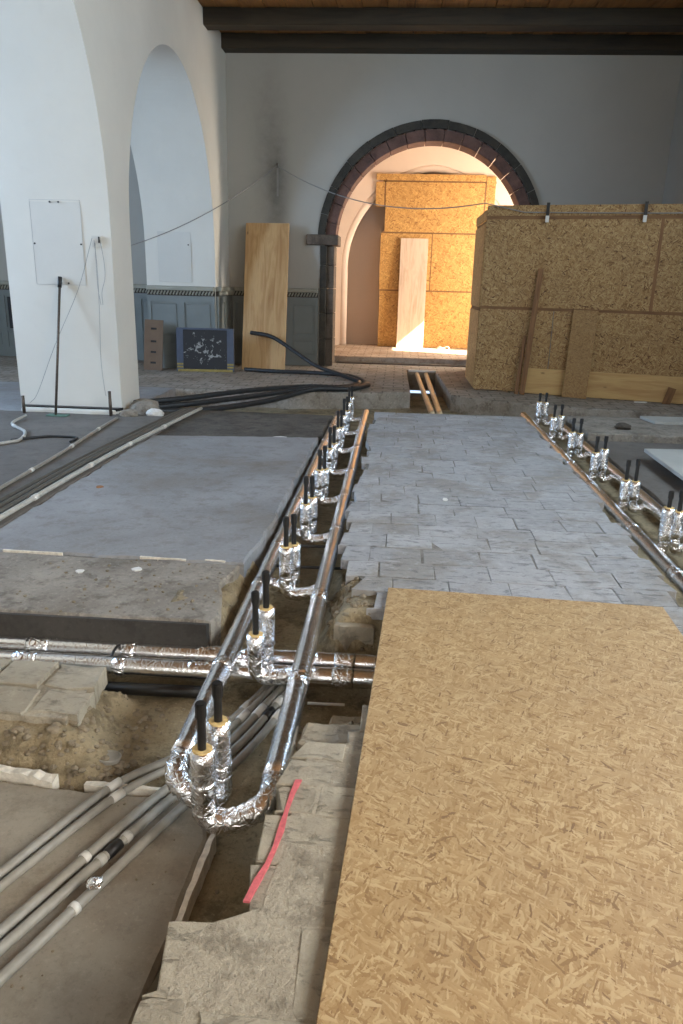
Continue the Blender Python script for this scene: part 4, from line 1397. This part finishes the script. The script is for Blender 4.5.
bb = empty('slotted_board', (-3.92, 11.95, -0.05), 'upright brown board with four slots leaning by the pier', 'board')
bb.rotation_euler = (-0.16, 0.035, 0.08)
bm = new()
zz = [0.0]
# board made of bars around four real slots
cells = [0.12, 0.29, 0.46, 0.66]
z = 0.0
for c in cells:
    box(bm, -0.15, 0.15, 0, 0.02, z, c - 0.016)
    box(bm, -0.15, -0.045, 0, 0.02, c - 0.016, c + 0.016)
    box(bm, 0.045, 0.15, 0, 0.02, c - 0.016, c + 0.016)
    z = c + 0.016
box(bm, -0.15, 0.15, 0, 0.02, z, 0.80)
build('board', bm, M['brown_board'], bb, local=True)
for c in cells:
    build('slot', bbox(-0.045, 0.045, 0.012, 0.02, c - 0.016, c + 0.016), M['black'], bb, local=True)

def corr(pts, r, rib=0.004):
    sp = spline(pts, 14)
    bm = new()
    rad = [r + (rib if i % 2 else 0) for i in range(len(sp))]
    tube(bm, sp, r, 10, 0, None, True, rad)
    return bm
hz = 0.0
tag(build('black_hose', corr([(-2.86, 8.02, 0.06), (-2.45, 8.50, 0.05), (-1.80, 9.55, 0.03), (-1.20, 10.25, 0.0), (-0.72, 10.42, -0.01), (-0.50, 10.95, -0.01), (-0.80, 11.65, 0.0), (-1.25, 12.05, 0.09), (-1.62, 12.25, 0.28), (-2.03, 12.40, 0.50), (-2.40, 12.45, 0.56)], 0.031, 0.003), M['rubber'], None, smooth=True),
    'black corrugated hose whose end rises onto the plywood board', 'hose')
tag(build('black_hose', corr([(-2.80, 7.96, 0.01), (-2.35, 8.45, 0.0), (-1.72, 9.50, -0.03), (-1.15, 10.18, -0.01), (-0.66, 10.32, -0.012), (-0.42, 10.9, -0.012), (-0.70, 11.72, -0.012), (-1.3, 11.98, -0.012), (-1.9, 12.02, -0.012), (-2.45, 12.15, -0.012)], 0.031, 0.003), M['rubber'], None, smooth=True),
    'black corrugated hose lying flat with its end at the plywood foot', 'hose')
tag(build('black_hose', corr([(-2.72, 7.92, -0.005), (-2.25, 8.36, -0.06), (-1.62, 9.42, -0.09), (-1.08, 10.10, -0.012), (-0.60, 10.25, -0.012), (-0.36, 10.75, -0.012)], 0.034, 0.003), M['rubber'], None, smooth=True),
    'short black corrugated hose nearest the rear trench', 'hose')

# wall hook and slung cable
hk = empty('wall_hook', (-2.09, FAR_Y, 2.75), 'small iron hook bracket holding the slung cable on the end wall', 'hook')
build('bracket', bbox(-2.105, -2.075, FAR_Y - 0.02, FAR_Y, 2.75, 3.24), M['wire'], hk)
build('hook', btube([(-2.09, FAR_Y - 0.01, 3.20), (-2.09, FAR_Y - 0.07, 3.20), (-2.09, FAR_Y - 0.07, 3.25)], 0.012, 6), M['steel'], hk)
def sag(a, b, s, n=16):
    a, b = Vector(a), Vector(b)
    return [a.lerp(b, i / n) - Vector((0, 0, s * 4 * (i / n) * (1 - i / n))) for i in range(n + 1)]
PC = Vector((1.14, 10.84, 2.44))
cable_pts = sag((-4.0, 10.6, 1.72), (-2.09, FAR_Y - 0.07, 3.21), 0.16) + sag((-2.09, FAR_Y - 0.07, 3.21), (PC.x - 0.02, PC.y - 0.03, 2.45), 0.29)[1:]

# ================================================================== STRAND BOARD PARTITION ON THE RIGHT
PA = math.atan2(10.10 - 10.86, 3.82 - 1.16)
part = empty('board_partition', (1.16, 10.86, -0.05), 'shaded strand board partition wall with brown battens beside the doorway', 'partition', None, PA)
PL = 3.22
def pp(name, u0, u1, d0, d1, z0, z1, m, bev=0.0):
    return build(name, bbox(u0, u1, d0, d1, z0, z1, bevel=bev), m, part, local=True)
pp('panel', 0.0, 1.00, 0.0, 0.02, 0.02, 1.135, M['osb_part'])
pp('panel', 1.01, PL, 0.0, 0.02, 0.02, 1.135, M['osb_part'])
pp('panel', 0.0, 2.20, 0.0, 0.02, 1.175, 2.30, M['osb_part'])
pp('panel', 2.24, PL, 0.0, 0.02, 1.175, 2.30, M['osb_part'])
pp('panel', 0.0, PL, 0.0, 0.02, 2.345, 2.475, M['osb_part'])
for z in (1.155, 2.322):
    pp('batten', 0.0, PL, 0.003, 0.06, z - 0.022, z + 0.024, M['batten'])
pp('batten', 2.198, 2.242, 0.003, 0.06, 1.18, 2.30, M['batten_v'])
pp('corner_post', 0.0, 0.06, 0.02, 0.08, 0.0, 2.46, M['batten_v'])
pp('base_board', 0.66, PL, -0.022, 0.0, 0.01, 0.36, M['ply_x'], 0.003)
# return towards the arch
ret = empty('partition_return', (1.17, 10.9, -0.05), 'narrow strand board side of the partition running back to the arch', 'partition')
for z0, z1 in ((0.0, 1.10), (1.13, 2.25), (2.28, 2.42)):
    build('panel', bbox(1.155, 1.175, 10.89, 12.25, -0.03 + z0, -0.05 + z1), M['osb_return'], ret)
for z in (1.065, 2.215):
    build('batten', bbox(1.175, 1.235, 10.92, 12.25, z - 0.03, z + 0.03), M['batten'], ret)
build('corner_batten', bbox(1.175, 1.215, 12.21, 12.25, -0.05, 2.37), M['batten_v'], ret)

def on_part(u, d, z):
    c, s = math.cos(PA), math.sin(PA)
    return Vector((1.16 + u * c - d * s, 10.86 + u * s + d * c, z))
def lean_on_part(name, u, w, length, foot, th, m, label, cat, tilt=0.0):
    bm = new(); box(bm, -w / 2, w / 2, -th, 0, 0, length, bevel=0.003)
    bmesh.ops.recalc_face_normals(bm, faces=bm.faces)
    me = bpy.data.meshes.new(name); bm.to_mesh(me); bm.free()
    o = link_mesh(name, me, m, None, on_part(u, -foot, -0.048))
    o.rotation_mode = 'ZYX'
    ang = math.atan2(foot - 0.026, length)
    o.rotation_euler = Matrix.Rotation(PA, 3, 'Z').to_euler()
    o.matrix_world = Matrix.Translation(on_part(u, -foot, -0.046)) @ Matrix.Rotation(PA, 4, 'Z') @ Matrix.Rotation(tilt, 4, 'Y') @ Matrix.Rotation(-ang, 4, 'X')
    return tag(o, label, cat)
lean_on_part('timber_lath', 0.70, 0.07, 1.68, 0.14, 0.03, M['batten_v'], 'tall brown timber lath leaning on the strand board partition', 'lath', 0.05)
lean_on_part('timber_lath', 0.62, 0.05, 0.80, 0.13, 0.03, M['batten_v'], 'short brown timber lath at the foot of the partition', 'lath', 0.05)
lean_on_part('board_offcut', 1.40, 0.32, 1.16, 0.12, 0.018, M['osb_offcut'], 'narrow strand board offcut leaning on the partition base board', 'board', 0.02)
bm = new(); prism(bm, [(0, 0), (0.05, -0.02), (0.34, -0.03), (0.36, 0.02), (0.05, 0.03)], 0, 0.02)
bm2 = new(); box(bm2, 0, 0.10, -0.035, -0.026, 0, 0.24)
me = bpy.data.meshes.new('splinter_board'); bmesh.ops.recalc_face_normals(bm2, faces=bm2.faces); bm2.to_mesh(me); bm2.free(); bm.free()
o = link_mesh('splinter_board', me, M['batten_v'], None, on_part(2.52, -0.03, -0.048)); o.rotation_euler = (0.15, 0.22, PA)
tag(o, 'small splintered wood piece at the partition base board', 'board')
chip(on_part(2.25, -0.10, 0).x, on_part(2.25, -0.10, 0).y, -0.05, 0.10, 0.03, 'chip_white', 'pale wood shaving on the floor before the partition', 'scrap', 0.015)
# cable: from the pier over the hook to the partition, then along its top
cable_pts += [on_part(0.5, -0.02, 2.335), on_part(1.3, -0.02, 2.325), on_part(2.2, -0.02, 2.315), on_part(PL - 0.05, -0.02, 2.32)]
tag(build('slung_cable', btube(cable_pts, 0.0075, 6), M['wire'], None, smooth=True), 'grey cable slung from the wall hook to the partition top', 'cable')
for u, lab in ((0.80, 'black and white clamp on the partition top nearer the arch'), (2.0, 'black and white clamp on the partition top nearer the upright batten')):
    e = empty('spring_clamp', tuple(on_part(u, -0.02, 2.25)), lab, 'clamp', None, PA)
    build('clamp_arm', bbox(-0.02, 0.02, -0.03, -0.008, 0.04, 0.20), M['black'], e, local=True)
    build('clamp_tip', bbox(-0.022, 0.022, -0.032, -0.006, -0.04, 0.04), M['plastic_white'], e, local=True)
# bar across the sill above the partition
tag(build('top_plank', bbox(2.2, 3.9, 11.0, 11.25, 2.40, 2.44), M['ply_x']), 'plank laid flat on top of the partition', 'board')

# ================================================================== RIGHT FLOOR THINGS
bm = new()
prism(bm, [(2.22, 4.3), (3.6, 4.35), (3.6, 6.80), (2.28, 6.72)], 0.0, 0.03, 0.002)
gb = tag(build('grey_panel', bm, M['grey_board']), 'pale grey panel lying raised on blocks at the right frame edge', 'panel')
for x, y, lab in ((2.75, 6.45, 'far'), (2.75, 4.7, 'near')):
    tag(build('timber_block', bbox(x, x + 0.5, y, y + 0.08, -0.07, 0.0), M['batten']), 'timber block under the %s end of the pale grey panel' % lab, 'block')
bm = new(); blob(bm, (2.52, 6.15, 0.05), (0.035, 0.04, 0.025), 2, 0.25)
tag(build('brown_stone', bm, M['chip_brown']), 'small brown stone lying on the pale grey panel', 'stone')
bm = new(); prism(bm, [(2.85, 8.20), (3.9, 8.15), (3.9, 8.60), (2.80, 8.55)], 0.0, 0.03, 0.003)
tag(build('flat_board', bm, M['grey_board']), 'pale flat board lying on the lumpy masonry strip', 'board')
bm = new(); blob(bm, (2.42, 7.86, 0.02), (0.09, 0.07, 0.04), 2, 0.25)
tag(build('dark_lump', bm, M['rough_dark']), 'dark lump of mortar on the masonry strip', 'stone')
